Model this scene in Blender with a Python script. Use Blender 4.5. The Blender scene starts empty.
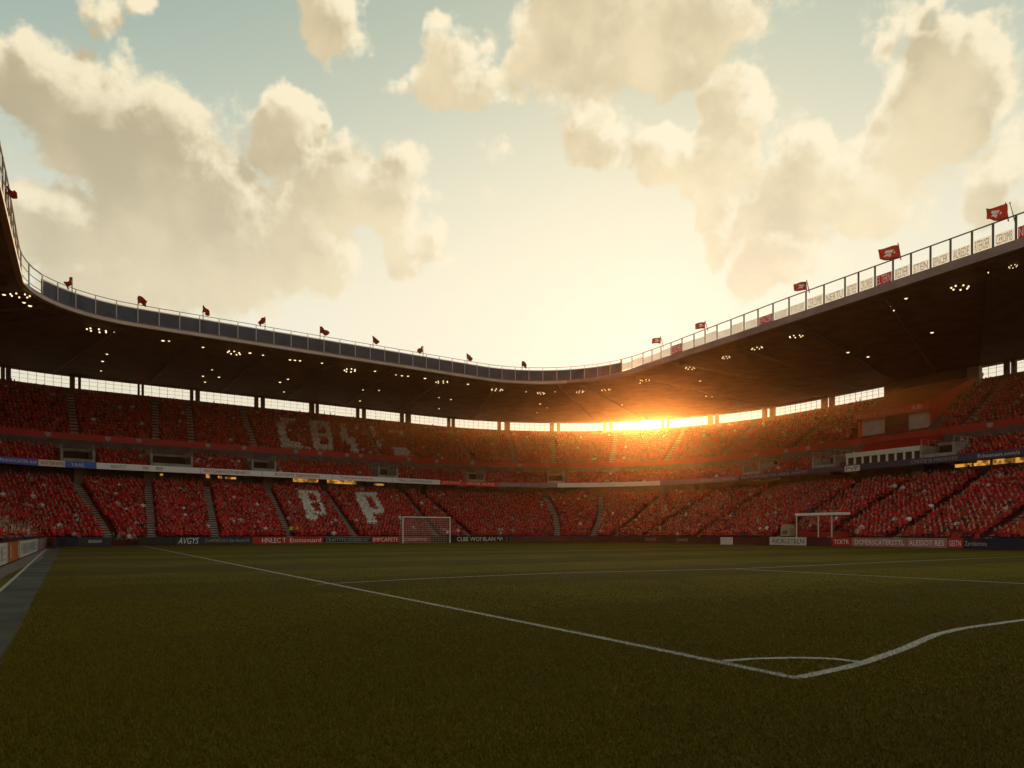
import bpy, math, random
import numpy as np
from mathutils import Vector, Matrix
from mathutils.bvhtree import BVHTree
random.seed(7); rng = np.random.default_rng(7)
sc = bpy.context.scene
COL = sc.collection

# ------------------------------------------------------------------ camera
F, YH, TH, H = 709.8, 532.9, 0.5436, 1.41
cd = bpy.data.cameras.new('camera'); cam = bpy.data.objects.new('camera', cd); COL.objects.link(cam)
cam.location = (0, 0, H); cam.rotation_euler = (math.pi/2, 0, 0)
cd.sensor_width = 36; cd.lens = F/1024*36; cd.shift_y = (YH-384)/1024; cd.clip_end = 3000; cd.clip_start = .05
sc.camera = cam

# ------------------------------------------------------------------ helpers: tags, things, parts
def tag(o, label=None, cat=None, group=None, kind=None):
    if label: o['label'] = label
    if cat: o['category'] = cat
    if group: o['group'] = group
    if kind: o['kind'] = kind
    return o
def thing(name, loc, label, cat, group=None, rz=0):
    o = bpy.data.objects.new(name, None); COL.objects.link(o)
    o.location = loc; o.rotation_euler = (0, 0, rz); o.empty_display_size = .2
    return tag(o, label, cat, group)
def copy_tree(o, parent=None):
    c = o.copy(); COL.objects.link(c)
    if parent is not None: c.parent = parent
    for ch in list(o.children): copy_tree(ch, c)
    return c
def root_loc(p):
    v = Vector((0, 0, 0))
    while p is not None: v += p.location; p = p.parent
    return v
class MB:
    def __init__(s): s.v = []; s.f = []; s.m = []
    def add(s, vs, fs, m=0):
        o = len(s.v); s.v += [tuple(map(float, p)) for p in vs]
        s.f += [tuple(i+o for i in f) for f in fs]; s.m += [m]*len(fs)
    def box(s, o, ax, ay, az, m=0):       # o corner, three edge vectors
        o, ax, ay, az = (np.array(t, float) for t in (o, ax, ay, az))
        vs = [o, o+ax, o+ax+ay, o+ay, o+az, o+ax+az, o+ax+ay+az, o+ay+az]
        s.add(vs, [(3,2,1,0), (4,5,6,7), (0,1,5,4), (1,2,6,5), (2,3,7,6), (3,0,4,7)], m)
    def bar(s, a, b, w, d=None, m=0, up=(0,0,1)):
        a, b = np.array(a, float), np.array(b, float); t = b-a; t = t/np.linalg.norm(t)
        up = np.array(up, float)
        if abs(t@up) > .95: up = np.array((1., 0, 0))
        x = np.cross(t, up); x /= np.linalg.norm(x); y = np.cross(x, t); d = d or w
        s.box(a-x*w/2-y*d/2, x*w, b-a, y*d, m)
    def tube(s, pts, r, n=8, m=0):
        pts = [np.array(p, float) for p in pts]; rs = r if hasattr(r, '__len__') else [r]*len(pts)
        vs = []
        for i, p in enumerate(pts):
            t = pts[min(i+1, len(pts)-1)]-pts[max(i-1, 0)]; t = t/np.linalg.norm(t)
            up = np.array((0, 0, 1.)) if abs(t[2]) < .9 else np.array((1., 0, 0))
            x = np.cross(t, up); x /= np.linalg.norm(x); y = np.cross(x, t)
            vs += [p+rs[i]*(x*math.cos(k*2*math.pi/n)+y*math.sin(k*2*math.pi/n)) for k in range(n)]
        fs = [(i*n+k, i*n+(k+1) % n, (i+1)*n+(k+1) % n, (i+1)*n+k) for i in range(len(pts)-1) for k in range(n)]
        fs += [tuple(range(n))[::-1], tuple((len(pts)-1)*n+k for k in range(n))]
        s.add(vs, fs, m)
    def ball(s, c, r, m=0, nu=8, nv=6):
        c = np.array(c, float); rr = np.array(r if hasattr(r, '__len__') else (r, r, r), float)
        vs = [c+(0, 0, rr[2])]
        for j in range(1, nv):
            a = math.pi*j/nv
            vs += [c+rr*(math.sin(a)*math.cos(2*math.pi*i/nu), math.sin(a)*math.sin(2*math.pi*i/nu), math.cos(a)) for i in range(nu)]
        vs.append(c-(0, 0, rr[2])); e = len(vs)-1
        fs = [(0, 1+i, 1+(i+1) % nu) for i in range(nu)]
        fs += [(1+j*nu+i, 1+(j+1)*nu+i, 1+(j+1)*nu+(i+1) % nu, 1+j*nu+(i+1) % nu) for j in range(nv-2) for i in range(nu)]
        fs += [(e, 1+(nv-2)*nu+(i+1) % nu, 1+(nv-2)*nu+i) for i in range(nu)]
        s.add(vs, fs, m)
    def grid(s, rows, m=0):                # list of equally long lists of points
        rows = [np.asarray(r, float) for r in rows]; n = len(rows[0])
        s.add(np.vstack(rows), [(i*n+k, i*n+k+1, (i+1)*n+k+1, (i+1)*n+k) for i in range(len(rows)-1) for k in range(n-1)], m)
    def build(s, name, mats, parent=None, smooth=False, kind=None, label=None):
        me = bpy.data.meshes.new(name); off = root_loc(parent)
        me.from_pydata([(x-off.x, y-off.y, z-off.z) for x, y, z in s.v], [], s.f)
        if not isinstance(mats, (list, tuple)): mats = [mats]
        for q in mats: me.materials.append(q)
        me.polygons.foreach_set('material_index', s.m)
        if smooth: me.polygons.foreach_set('use_smooth', [True]*len(s.f))
        me.update()
        o = bpy.data.objects.new(name, me); COL.objects.link(o)
        if parent is not None: o.parent = parent
        if kind: o['kind'] = kind
        if label: o['label'] = label
        return o

# ------------------------------------------------------------------ materials
def mat(name, c, rough=.8, var=.25, scale=3., bump=0., metal=0., spec=.3, detail=6):
    m = bpy.data.materials.new(name); m.use_nodes = True; nt = m.node_tree; b = nt.nodes['Principled BSDF']
    b.inputs['Roughness'].default_value = rough; b.inputs['Metallic'].default_value = metal
    b.inputs['Specular IOR Level'].default_value = spec
    b.inputs['Base Color'].default_value = (*c, 1)
    if var or bump:
        tc = nt.nodes.new('ShaderNodeTexCoord'); n = nt.nodes.new('ShaderNodeTexNoise')
        n.inputs['Scale'].default_value = scale; n.inputs['Detail'].default_value = detail
        nt.links.new(tc.outputs['Object'], n.inputs['Vector'])
        if var:
            r = nt.nodes.new('ShaderNodeValToRGB')
            r.color_ramp.elements[0].position = .3; r.color_ramp.elements[1].position = .7
            r.color_ramp.elements[0].color = (*[x*(1-var) for x in c], 1)
            r.color_ramp.elements[1].color = (*[min(1, x*(1+var)) for x in c], 1)
            nt.links.new(n.outputs['Fac'], r.inputs['Fac']); nt.links.new(r.outputs['Color'], b.inputs['Base Color'])
        if bump:
            bp = nt.nodes.new('ShaderNodeBump'); bp.inputs['Strength'].default_value = bump; bp.inputs['Distance'].default_value = .02
            nt.links.new(n.outputs['Fac'], bp.inputs['Height']); nt.links.new(bp.outputs['Normal'], b.inputs['Normal'])
    return m
def emit(name, c, s):
    m = bpy.data.materials.new(name); m.use_nodes = True; b = m.node_tree.nodes['Principled BSDF']
    b.inputs['Base Color'].default_value = (*c, 1); b.inputs['Emission Color'].default_value = (*c, 1); b.inputs['Emission Strength'].default_value = s
    return m
M = {}
M['concrete'] = mat('concrete', (.22, .2, .18), .9, .3, .8, .3)
M['terrace'] = mat('red painted terrace concrete', (.17, .02, .02), .85, .3, 1.2, .2)
M['stair'] = mat('stair concrete', (.33, .33, .31), .9, .25, 1.2, .2)
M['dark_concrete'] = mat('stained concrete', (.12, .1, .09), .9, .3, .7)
M['red_panel'] = mat('red fascia panel', (.5, .014, .014), .5, .15, .4)
M['canopy'] = mat('glossy red canopy sheet', (.68, .008, .01), .35, .12, .5, 0, 0, .4)
M['red_cloth'] = mat('red cloth', (.36, .02, .022), .85, .25, 2.)
M['red_seat'] = mat('red plastic seat', (.38, .02, .02), .45, .1, 5.)
M['roof_under'] = mat('dark timber soffit', (.16, .105, .075), .75, .3, .5)
M['roof_top'] = mat('roof sheet', (.2, .19, .18), .6, .2, .5)
M['trim'] = mat('painted steel trim', (.42, .33, .28), .5, .15, .6)
M['pinktrim'] = mat('weathered trim', (.2, .13, .12), .6, .2, .6)
M['steel'] = mat('dark steel', (.06, .055, .05), .45, .2, 2., 0, .3)
M['beam'] = mat('brown steel', (.11, .07, .05), .6, .2, 2.)
M['pier'] = mat('rendered pier', (.16, .11, .08), .85, .25, 1.)
M['slate'] = mat('slate blue parapet cladding', (.028, .042, .07), .6, .35, .7)
M['white'] = mat('white paint', (.75, .74, .7), .5, .08, 2.)
M['offwhite'] = mat('weathered white panel', (.58, .55, .5), .6, .15, 1.)
M['cream'] = mat('cream board', (.5, .42, .3), .6, .15, 1.)
M['navy'] = mat('navy board', (.02, .022, .045), .45, .15, 1.)
M['blue'] = mat('blue board', (.02, .06, .28), .45, .12, 1.)
M['mauve'] = mat('mauve board', (.16, .12, .16), .5, .15, 1.)
M['maroon'] = mat('maroon board', (.1, .02, .025), .5, .2, 1.)
M['redboard'] = mat('red board', (.45, .02, .02), .5, .12, 1.)
M['pink'] = mat('faded pink board', (.4, .16, .15), .5, .2, 1.)
M['orange'] = mat('orange board', (.5, .12, .02), .5, .2, 1.)
M['black'] = mat('black board', (.015, .014, .014), .5, .1, 1.)
M['dark'] = mat('dark interior', (.02, .017, .015), .8, .2, 1.)
for k_, e_ in (('offwhite_led', (.6, .57, .52)), ('blue_led', (.02, .07, .32)), ('cream_led', (.5, .42, .3)), ('redboard_led', (.5, .02, .02)), ('mauve_led', (.16, .12, .16)), ('navy_led', (.02, .022, .05))):
    M[k_] = emit('glow-boosted ribbon panel '+k_, e_, .09)  # faint glow added to brighten the ribbon panels
M['ink_white'] = mat('white lettering', (.8, .79, .76), .6, 0)
M['ink_dark'] = mat('dark lettering', (.03, .02, .03), .6, 0)
M['ink_red'] = mat('dark red lettering', (.3, .01, .015), .6, 0)
M['ink_grey'] = mat('grey lettering', (.4, .38, .4), .6, 0)
M['bulb'] = emit('lit lamp', (1, .78, .42), 1.7)
M['dim_bulb'] = emit('dim lamp', (1, .8, .6), .8)
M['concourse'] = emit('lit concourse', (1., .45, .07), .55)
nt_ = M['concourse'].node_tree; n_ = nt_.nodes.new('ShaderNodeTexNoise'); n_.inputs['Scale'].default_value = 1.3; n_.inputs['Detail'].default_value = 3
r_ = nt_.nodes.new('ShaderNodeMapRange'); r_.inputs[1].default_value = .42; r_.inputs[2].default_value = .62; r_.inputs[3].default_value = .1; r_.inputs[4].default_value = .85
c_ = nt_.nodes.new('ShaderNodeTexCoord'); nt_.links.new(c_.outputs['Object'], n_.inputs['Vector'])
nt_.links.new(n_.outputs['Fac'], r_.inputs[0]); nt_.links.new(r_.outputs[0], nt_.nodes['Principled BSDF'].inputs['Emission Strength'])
M['netting'] = mat('net cord', (.62, .6, .56), .9, 0)
M['tan'] = mat('beige cover', (.36, .27, .16), .8, .2, 3.)
M['asphalt'] = mat('asphalt', (.06, .055, .05), .9, .3, 1.5, .3)
M['walk'] = mat('worn grey turf walkway', (.085, .08, .066), .95, .5, .7, .5)
M['apron'] = mat('dusty pink apron', (.16, .12, .11), .9, .25, 1.2, .2)
M['hivis'] = mat('yellow vest', (.55, .5, .04), .7, .1, 5.)
M['whiteline'] = mat('line paint on turf', (.46, .43, .37), .95, .35, 14., .3)

def glass(name, tint, keep):
    m = bpy.data.materials.new(name); m.use_nodes = True; nt = m.node_tree; nt.nodes.clear()
    o = nt.nodes.new('ShaderNodeOutputMaterial'); mx = nt.nodes.new('ShaderNodeMixShader')
    t = nt.nodes.new('ShaderNodeBsdfTransparent'); g = nt.nodes.new('ShaderNodeBsdfGlossy')
    t.inputs[0].default_value = (*tint, 1); g.inputs['Roughness'].default_value = .08; g.inputs[0].default_value = (.8, .8, .8, 1)
    mx.inputs[0].default_value = 1-keep
    nt.links.new(t.outputs[0], mx.inputs[1]); nt.links.new(g.outputs[0], mx.inputs[2]); nt.links.new(mx.outputs[0], o.inputs[0])
    return m
M['pane'] = glass('thin window pane', (.97, .96, .93), .95)
def cloth_banner(name, c):
    m = bpy.data.materials.new(name); m.use_nodes = True; nt = m.node_tree; nt.nodes.clear()
    o = nt.nodes.new('ShaderNodeOutputMaterial'); mx = nt.nodes.new('ShaderNodeMixShader')
    t = nt.nodes.new('ShaderNodeBsdfTranslucent'); g = nt.nodes.new('ShaderNodeBsdfDiffuse')
    n = nt.nodes.new('ShaderNodeTexNoise'); n.inputs['Scale'].default_value = 2.
    mr = nt.nodes.new('ShaderNodeMix'); mr.data_type = 'RGBA'
    mr.inputs[6].default_value = (*[x*.8 for x in c], 1); mr.inputs[7].default_value = (*c, 1)
    nt.links.new(n.outputs['Fac'], mr.inputs[0])
    for q in (t, g): nt.links.new(mr.outputs[2], q.inputs[0])
    mx.inputs[0].default_value = .3
    nt.links.new(t.outputs[0], mx.inputs[1]); nt.links.new(g.outputs[0], mx.inputs[2]); nt.links.new(mx.outputs[0], o.inputs[0])
    return m
M['banner'] = cloth_banner('thin white banner cloth', (.88, .86, .8))
bt_ = M['banner'].node_tree; bo_ = next(n for n in bt_.nodes if n.type == 'OUTPUT_MATERIAL'); bs_ = bo_.inputs[0].links[0].from_socket
bx_ = bt_.nodes.new('ShaderNodeMixShader'); bx_.inputs[0].default_value = .5; tr_ = bt_.nodes.new('ShaderNodeBsdfTransparent')
bt_.links.new(bs_, bx_.inputs[1]); bt_.links.new(tr_.outputs[0], bx_.inputs[2]); bt_.links.new(bx_.outputs[0], bo_.inputs[0])
M['red_banner'] = cloth_banner('thin red banner cloth', (.55, .03, .03))
M['flag'] = cloth_banner('thin red flag cloth', (.14, .012, .012))
M['flag_dark'] = cloth_banner('dark red flag cloth', (.28, .02, .02))
def attr_mat(name, rough=.85, sheen=0.):
    m = bpy.data.materials.new(name); m.use_nodes = True; nt = m.node_tree; b = nt.nodes['Principled BSDF']
    a = nt.nodes.new('ShaderNodeAttribute'); a.attribute_name = 'tint'
    nt.links.new(a.outputs['Color'], b.inputs['Base Color']); b.inputs['Roughness'].default_value = rough; b.inputs['Specular IOR Level'].default_value = .2
    return m
M['crowd'] = attr_mat('clothes and skin'); M['blades'] = attr_mat('grass blades', .7)

# ------------------------------------------------------------------ plan of the bowl
D1 = np.array([-math.sin(TH), math.cos(TH)]); D2 = np.array([math.cos(TH), math.sin(TH)])
UL, VF, UR, KF, KR, RL, RR, ML, MR = -3.17, 92.5, 67.94, .0903, .0604, 3.5, 17.9, .853, 1.128
NS = (60, 24, 40, 24, 80); NT = sum(NS); CA = 72; CB = 136
def fillet(p0, c, p1, r, n=24):
    a = (p0-c)/np.linalg.norm(p0-c); b = (p1-c)/np.linalg.norm(p1-c)
    ang = math.acos(np.clip(a@b, -1, 1)); t = r/math.tan(ang/2); o = c+(a+b)/np.linalg.norm(a+b)*r/math.sin(ang/2)
    s = c+a*t; e = c+b*t; t0 = math.atan2(*(s-o)[::-1]); t1 = math.atan2(*(e-o)[::-1]); d = (t1-t0+math.pi) % (2*math.pi)-math.pi
    tt = t0+d*np.linspace(0, 1, n)
    return o+r*np.c_[np.cos(tt), np.sin(tt)]
def isect(p, d, q, e):
    t = np.linalg.solve(np.c_[d, -e], q-p); return p+d*t[0]
def raw_curve(sL, sF, sR, rl, rr):
    dF = np.array([math.cos(KF), math.sin(KF)]); nF = np.array([-dF[1], dF[0]])
    dR = np.array([math.sin(KR), math.cos(KR)]); nR = np.array([dR[1], -dR[0]])
    pL = np.array([UL-sL, 0.]); pF = np.array([30, VF])+nF*sF; pR = np.array([UR, 50.])+nR*sR
    cl = isect(pL, np.array([0, 1.]), pF, dF); cr = isect(pF, dF, pR, dR)
    A = pL-[0, 14.]; B = cr-dR*125
    fl = fillet(A, cl, cr, rl, NS[1]); fr = fillet(cl, cr, B, rr, NS[3])
    seg = lambda a, b, n: a+(b-a)*np.linspace(0, 1, n)[:, None]
    uv = np.vstack([seg(A, fl[0], NS[0]+1)[:-1], fl, seg(fl[-1], fr[0], NS[2]+2)[1:-1], fr, seg(fr[-1], B, NS[4]+1)[1:]])
    return uv[:, :1]*D2+uv[:, 1:]*D1
_cache = {}
def C(s):                                  # plan curve set back by s from the pitch side wall
    k = round(float(s), 3)
    if k not in _cache: _cache[k] = raw_curve(k*ML, k, k*MR, RL+max(k, -2)*.95, RR+k*.8)
    return _cache[k]
def LIPC(o=0.): return raw_curve(1.55+o, -2.87+o, -3.24+o, 11.0+o*.5, 15.+o*.8)
class Path:
    def __init__(s, pts):
        s.p = pts; d = np.linalg.norm(np.diff(pts, axis=0), axis=1); s.cum = np.r_[0, np.cumsum(d)]; s.tau = np.arange(len(pts))
    def arc(s, tau): return float(np.interp(tau, s.tau, s.cum))
    def tau_at(s, a): return np.interp(a, s.cum, s.tau)
    def at(s, a):
        a = np.asarray(a, float); return np.stack([np.interp(a, s.cum, s.p[:, 0]), np.interp(a, s.cum, s.p[:, 1])], -1)
    def frame(s, a):
        p = s.at(a); t = s.at(a+.4)-s.at(a-.4); t = t/np.linalg.norm(t); return p, t, np.array([-t[1], t[0]])
def CP(s): return Path(C(s))
def proj(p3):
    p3 = np.asarray(p3, float); Y = np.maximum(p3[..., 1], .01)
    return 512+F*p3[..., 0]/Y, YH-F*(p3[..., 2]-H)/Y
def tau_px(path, px):                      # where the plan curve crosses this bearing
    t = np.linspace(0, len(path.p)-1, 6000); X = np.interp(t, path.tau, path.p[:, 0]); Y = np.interp(t, path.tau, path.p[:, 1])
    m = Y > 3; x = 512+F*X[m]/Y[m]; o = np.argsort(x); return float(np.interp(px, x[o], t[m][o]))
def zat(p, py): return H+(YH-py)*p[1]/F
def gpt(px, py):
    Y = F*H/(py-YH); return np.array([(px-512)/F*Y, Y])
def v3(p, z): return np.array([p[0], p[1], z])
def lift(pts, z): return np.c_[pts, np.full(len(pts), z)]

# ------------------------------------------------------------------ lettering
_tx = {}
def text_shape(t):
    if t not in _tx:
        c = bpy.data.curves.new('t', 'FONT'); c.body = t; c.size = 1; c.resolution_u = 2; c.fill_mode = 'FRONT'
        o = bpy.data.objects.new('t', c); COL.objects.link(o); bpy.context.view_layer.update()
        me = bpy.data.meshes.new_from_object(o.evaluated_get(bpy.context.evaluated_depsgraph_get()))
        v = np.array([tuple(q.co) for q in me.vertices]); f = [tuple(p.vertices) for p in me.polygons]
        bpy.data.objects.remove(o); bpy.data.curves.remove(c); bpy.data.meshes.remove(me)
        v[:, 0] -= v[:, 0].min(); v[:, 1] -= v[:, 1].min(); v[:, :2] /= v[:, 1].max()
        _tx[t] = (v, f)
    return _tx[t]
def letter_path(t, path, a0, a1, z0, z1, mt, parent, off=.025, italic=0., name='lettering'):
    v, f = text_shape(t); w = v[:, 0].max(); mb = MB(); out = []
    for x, y, _ in v:
        a = a0+(x+italic*y)/(w+italic)*(a1-a0); p, tt, n = path.frame(a); q = p-n*off; out.append((q[0], q[1], z0+y*(z1-z0)))
    mb.add(out, f); return mb.build(name, mt, parent)
def letter_flat(t, o, x, y, nrm, w, h, mt, parent, off=.02, name='lettering'):
    v, f = text_shape(t); W = v[:, 0].max(); o, x, y, nrm = (np.array(q, float) for q in (o, x, y, nrm)); mb = MB()
    mb.add([o+x*(a/W*w)+y*(b*h)+nrm*off for a, b, _ in v], f); return mb.build(name, mt, parent)

# ------------------------------------------------------------------ heights across a section
S_AD, A_TOP, A_BOT = 18.32, 10.67, 9.86
S_RED, R_TOP, R_BOT = 24.28, 15.04, 14.16
S_WIN, W_TOP, W_BOT = 36.58, 25.16, 23.33
LZ = 23.92
def zl(s): return .55+.372*(s-.8)
def zm(s): return 9.95+.47*(s-18.7)
def zu(s): return 14.15+.70*(s-24.6)
TIERS = {'lower': (np.arange(.8, 20.81, .8), zl), 'middle': (np.arange(18.7, 23.6, .8), zm), 'upper': (np.arange(24.6, 35.9, .8), zu)}
P1 = CP(1.); PM = CP(19.); PU = CP(25.)
def aisle_line(tier, xb, xt):
    ss, zf = TIERS[tier]; a, b = ss[0]+.4, ss[-1]+.4
    t0 = tau_px(CP(a), xb); t1 = tau_px(CP(b), xt)
    return (a, t0, b, t1)
def a_tau(A, s): return A[1]+(A[3]-A[1])*(s-A[0])/(A[2]-A[0])
AISLE = {'lower': [aisle_line('lower', x, y) for x, y in ((-60, -140), (28, -30), (110, 74), (152, 148), (216, 206), (290, 267), (355, 323), (437, 402), (470, 420), (557, 545), (592, 600), (614, 664), (645, 716), (697, 772), (776, 862), (826, 915), (893, 986), (985, 1080), (1120, 1240))],
         'upper': [aisle_line('upper', x, y) for x, y in ((-30, -48), (75, 70), (156, 155), (192, 188), (256, 242), (381, 362), (476, 450), (515, 508), (554, 552), (610, 616), (664, 684), (720, 756), (790, 838), (958, 1006), (1060, 1110))],
         'middle': []}
VOM = [(tau_px(PM, x), w) for x, w in ((78, 3.6), (172, 5.2), (264, 3.4), (388, 3.4), (476, 3.2), (556, 3.), (752, 3.2), (824, 3.6), (937, 4.))]
T_BOX = (tau_px(CP(26.), 853), tau_px(CP(26.), 928))
T_GAL = (tau_px(PM, 846), tau_px(PM, 921))

stands = [
    (0, CA, thing('stadium_stand', v3(C(0)[30], 0), 'steep side stand of red seating curving overhead along the edge of the grey walkway', 'stadium stand')),
    (CA, CB, thing('stadium_stand', v3(C(0)[104], 0), 'three tier end stand with white letters spelled out in its red crowd', 'stadium stand')),
    (CB, NT-1, thing('stadium_stand', v3(C(0)[170], 0), 'three tier side stand with the red canopied press box in its upper tier', 'stadium stand'))]
def stand_of(tau):
    for a, b, r in stands:
        if tau < b: return r
    return stands[-1][2]

def tier_rows(name):
    ss, zf = TIERS[name]; rows = []
    for i, s in enumerate(ss): rows += [(s, zf(s)-(.0 if i == 0 else zf(.8)-zf(0))), (s, zf(s))]
    rows.append((ss[-1]+.8, zf(ss[-1])))
    return rows
tier_obj = {}
for a, b, root in stands:
    sl = slice(a, b+1)
    L = lambda s, z: lift(C(s)[sl], z)
    for nm in ('lower', 'middle', 'upper'):
        mb = MB(); mb.grid([L(s, z) for s, z in tier_rows(nm)])
        if nm == 'lower': mb.grid([L(0, -.02), L(0, .9), L(.2, .9), L(.2, .5), L(.8, .5), L(.8, .56)])
        tier_obj[nm, a] = mb.build(nm+'_tier', M['terrace'], root)
    # soffits, back walls
    mb = MB(); mb.grid([L(S_AD+.12, A_BOT+.02), L(24.4, 11.9)]); mb.build('soffit', M['dark_concrete'], root)
    mb = MB(); mb.grid([L(21.6, 8.0), L(23.2, 8.02), L(23.2, 11.5)]); mb.build('concourse_wall', M['dark_concrete'], root)
    mb = MB(); mb.grid([L(S_AD+.1, A_BOT), L(S_AD+.1, A_TOP), L(S_AD+.35, A_TOP), L(S_AD+.35, zm(18.7))]); mb.build('parapet', M['concrete'], root)
    mb = MB(); mb.grid([L(24.3, 12.1), L(24.3, R_BOT+.02)]); mb.build('rear_wall', M['dark_concrete'], root)
    mb = MB(); mb.grid([L(S_RED+.2, R_BOT), L(S_RED, R_BOT), L(S_RED, R_TOP), L(S_RED+.25, R_TOP), L(S_RED+.25, zu(24.6))]); mb.build('fascia_band', M['red_panel'], root)
    mb = MB(); mb.grid([L(36.4, zu(35.8)), L(S_WIN, zu(35.8)+.02), L(S_WIN, W_BOT)]); mb.grid([L(S_WIN, W_TOP), L(S_WIN, 25.7)])
    mb.build('back_wall', M['pier'], root)
    # roof
    lip = LIPC()[sl]; back = C(39.)[sl]
    rows = [np.c_[lip*(1-k)+back*k, np.full(len(lip), LZ+(25.45-LZ)*k)] for k in np.linspace(0, 1, 9)]
    top = [r+(0, 0, .45) for r in rows]
    mb = MB(); mb.grid(rows+[r for r in top[::-1]]+[rows[0]]); rf = mb.build('roof', M['roof_under'], root)
    lo, li = LIPC(-.12)[sl], LIPC(.35)[sl]
    th_ = .72 if a == CB else .28
    hz0 = LZ+np.clip(.28+(th_-.28)*np.arange(len(lo))/12, .28, th_) if a == CB else np.full(len(lo), LZ+th_)
    mb = MB(); mb.grid([lift(li, LZ-.06), lift(lo, LZ-.06), np.c_[lo, hz0], np.c_[li, hz0]]); mb.build('roof_edge_trim', M['pinktrim'] if a == CB else M['trim'], rf)
    # rafters under the roof
    rp = Path(LIPC()); bp = CP(39.)
    for t in np.linspace(a+1.5, b-1.5, 9 if a != CB else 13):
        p = LIPC(); q = C(39.)
        A = np.array([np.interp(t, np.arange(NT), p[:, k]) for k in (0, 1)]); B = np.array([np.interp(t, np.arange(NT), q[:, k]) for k in (0, 1)])
        A = A+(B-A)*.04
        mb = MB(); mb.bar(v3(A, LZ-.06), v3(A+(B-A)*.9, LZ+(25.45-LZ)*.9-.14), .3, .3); mb.build('rafter', M['beam'], rf)
roofV, roofF = [], []
lip = LIPC(); back = C(39.)
for i in range(NT): roofV += [(*lip[i], LZ), (*back[i], 25.45)]
roofF = [(2*i, 2*i+1, 2*i+3, 2*i+2) for i in range(NT-1)]
roof_bvh = BVHTree.FromPolygons(roofV, roofF)
def on_roof(px, py):
    for k in range(60):                    # a bearing just off the edge slides down onto the soffit
        d = Vector(((px-512)/F, 1, (YH-py-(.8*k+2 if k else 0))/F)).normalized(); r = roof_bvh.ray_cast(Vector((0, 0, H)), d)
        if r[0] is not None: return r[0]

# ------------------------------------------------------------------ aisle stairs, one per aisle, under its tier
def slab_on_tier(name, A, w, s0, s1, zf, up=.03):
    ss, _ = TIERS[name]; mb = MB(); step = .4
    def pt(s):
        c = C(s); return np.array([np.interp(a_tau(A, s), np.arange(NT), c[:, k]) for k in (0, 1)])
    s = s0
    while s < s1-.01:
        p, q = pt(s), pt(s+step); n = (q-p)/np.linalg.norm(q-p); t = np.array([n[1], -n[0]])
        i = int((s-ss[0]+.01)/.8); zt = zf(ss[min(i, len(ss)-1)]); rise = zf(.8)-zf(0)
        z = zt+(up if (s-ss[0]+.01) % .8 < .4 else rise/2)
        mb.box(v3(p-t*w/2, zt-.02), v3(t*w, 0), v3(q-p, 0), (0, 0, z-zt+.02)); s += step
    return mb
for nm in ('lower', 'upper'):
    ss, zf = TIERS[nm]
    for A in AISLE[nm]:
        tau = a_tau(A, ss[0])
        if nm == 'upper' and T_BOX[0]-1 < tau < T_BOX[1]+.5: continue
        a = [s for s in stands if tau < s[1] or s is stands[-1]][0][0]
        slab_on_tier(nm, A, .95, ss[0]+.02, ss[-1]+.8, zf).build('aisle_stair', M['stair'], tier_obj[nm, a])
# ------------------------------------------------------------------ vomitories in the middle tier
for tau, w in VOM:
    pth = CP(18.75); p, t, n = pth.frame(pth.arc(tau)); r = stand_of(tau); z0 = zm(18.7); mb = MB()
    for sg in (-1, 1):
        mb.box(v3(p+t*sg*w/2-t*.15, z0), v3(t*.3, 0), v3(n*4.6, 0), (0, 0, 2.3))
    vo = mb.build('vomitory', M['stair'], r)
    mb = MB(); mb.box(v3(p-t*w/2+t*.16, z0), v3(t*(w-.32), 0), v3(n*.2, 0), (0, 0, 1.15)); mb.build('parapet', M['stair'], vo)
    mb = MB(); mb.box(v3(p-t*w/2+t*.16+n*3.6, z0), v3(t*(w-.32), 0), v3(n*.6, 0), (0, 0, 2.9)); mb.build('doorway', M['dark'], vo)
    mb = MB(); mb.box(v3(p-t*w/2+t*.16+n*3.2, z0+2.4), v3(t*(w-.32), 0), v3(n*.39, 0), (0, 0, .4)); mb.build('lintel', M['concrete'], vo)
    mb = MB()
    for sg in (-1, 1):
        for k in range(4): mb.bar(v3(p+t*sg*w/2+n*(k*1.4+.1), z0+2.3), v3(p+t*sg*w/2+n*(k*1.4+.1), z0+3.1), .05)
        mb.bar(v3(p+t*sg*w/2+n*.1, z0+3.1), v3(p+t*sg*w/2+n*4.4, z0+3.1), .05)
    mb.build('railing', M['ink_grey'], vo)
# ------------------------------------------------------------------ lit concourse openings behind the lower tier
PW = CP(23.1)
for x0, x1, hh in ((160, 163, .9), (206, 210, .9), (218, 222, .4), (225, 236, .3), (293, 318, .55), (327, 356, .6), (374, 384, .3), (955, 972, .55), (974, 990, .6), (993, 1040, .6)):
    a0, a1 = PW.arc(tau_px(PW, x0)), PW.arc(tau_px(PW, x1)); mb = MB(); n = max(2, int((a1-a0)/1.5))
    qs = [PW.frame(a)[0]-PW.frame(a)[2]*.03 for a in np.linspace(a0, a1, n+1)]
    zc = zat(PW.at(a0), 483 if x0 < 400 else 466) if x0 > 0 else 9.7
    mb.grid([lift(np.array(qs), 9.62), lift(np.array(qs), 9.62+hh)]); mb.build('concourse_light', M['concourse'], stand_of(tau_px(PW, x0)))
# concourse columns
for x in (80, 150, 268, 430, 690, 916):
    tau = tau_px(CP(20.5), x); pth = CP(20.9); p, t, n = pth.frame(pth.arc(tau)); mb = MB()
    mb.box(v3(p-t*.7, 8.), v3(t*1.4, 0), v3(n*.5, 0), (0, 0, 2.75)); mb.build('concourse_column', M['pier'], stand_of(tau))

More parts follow.
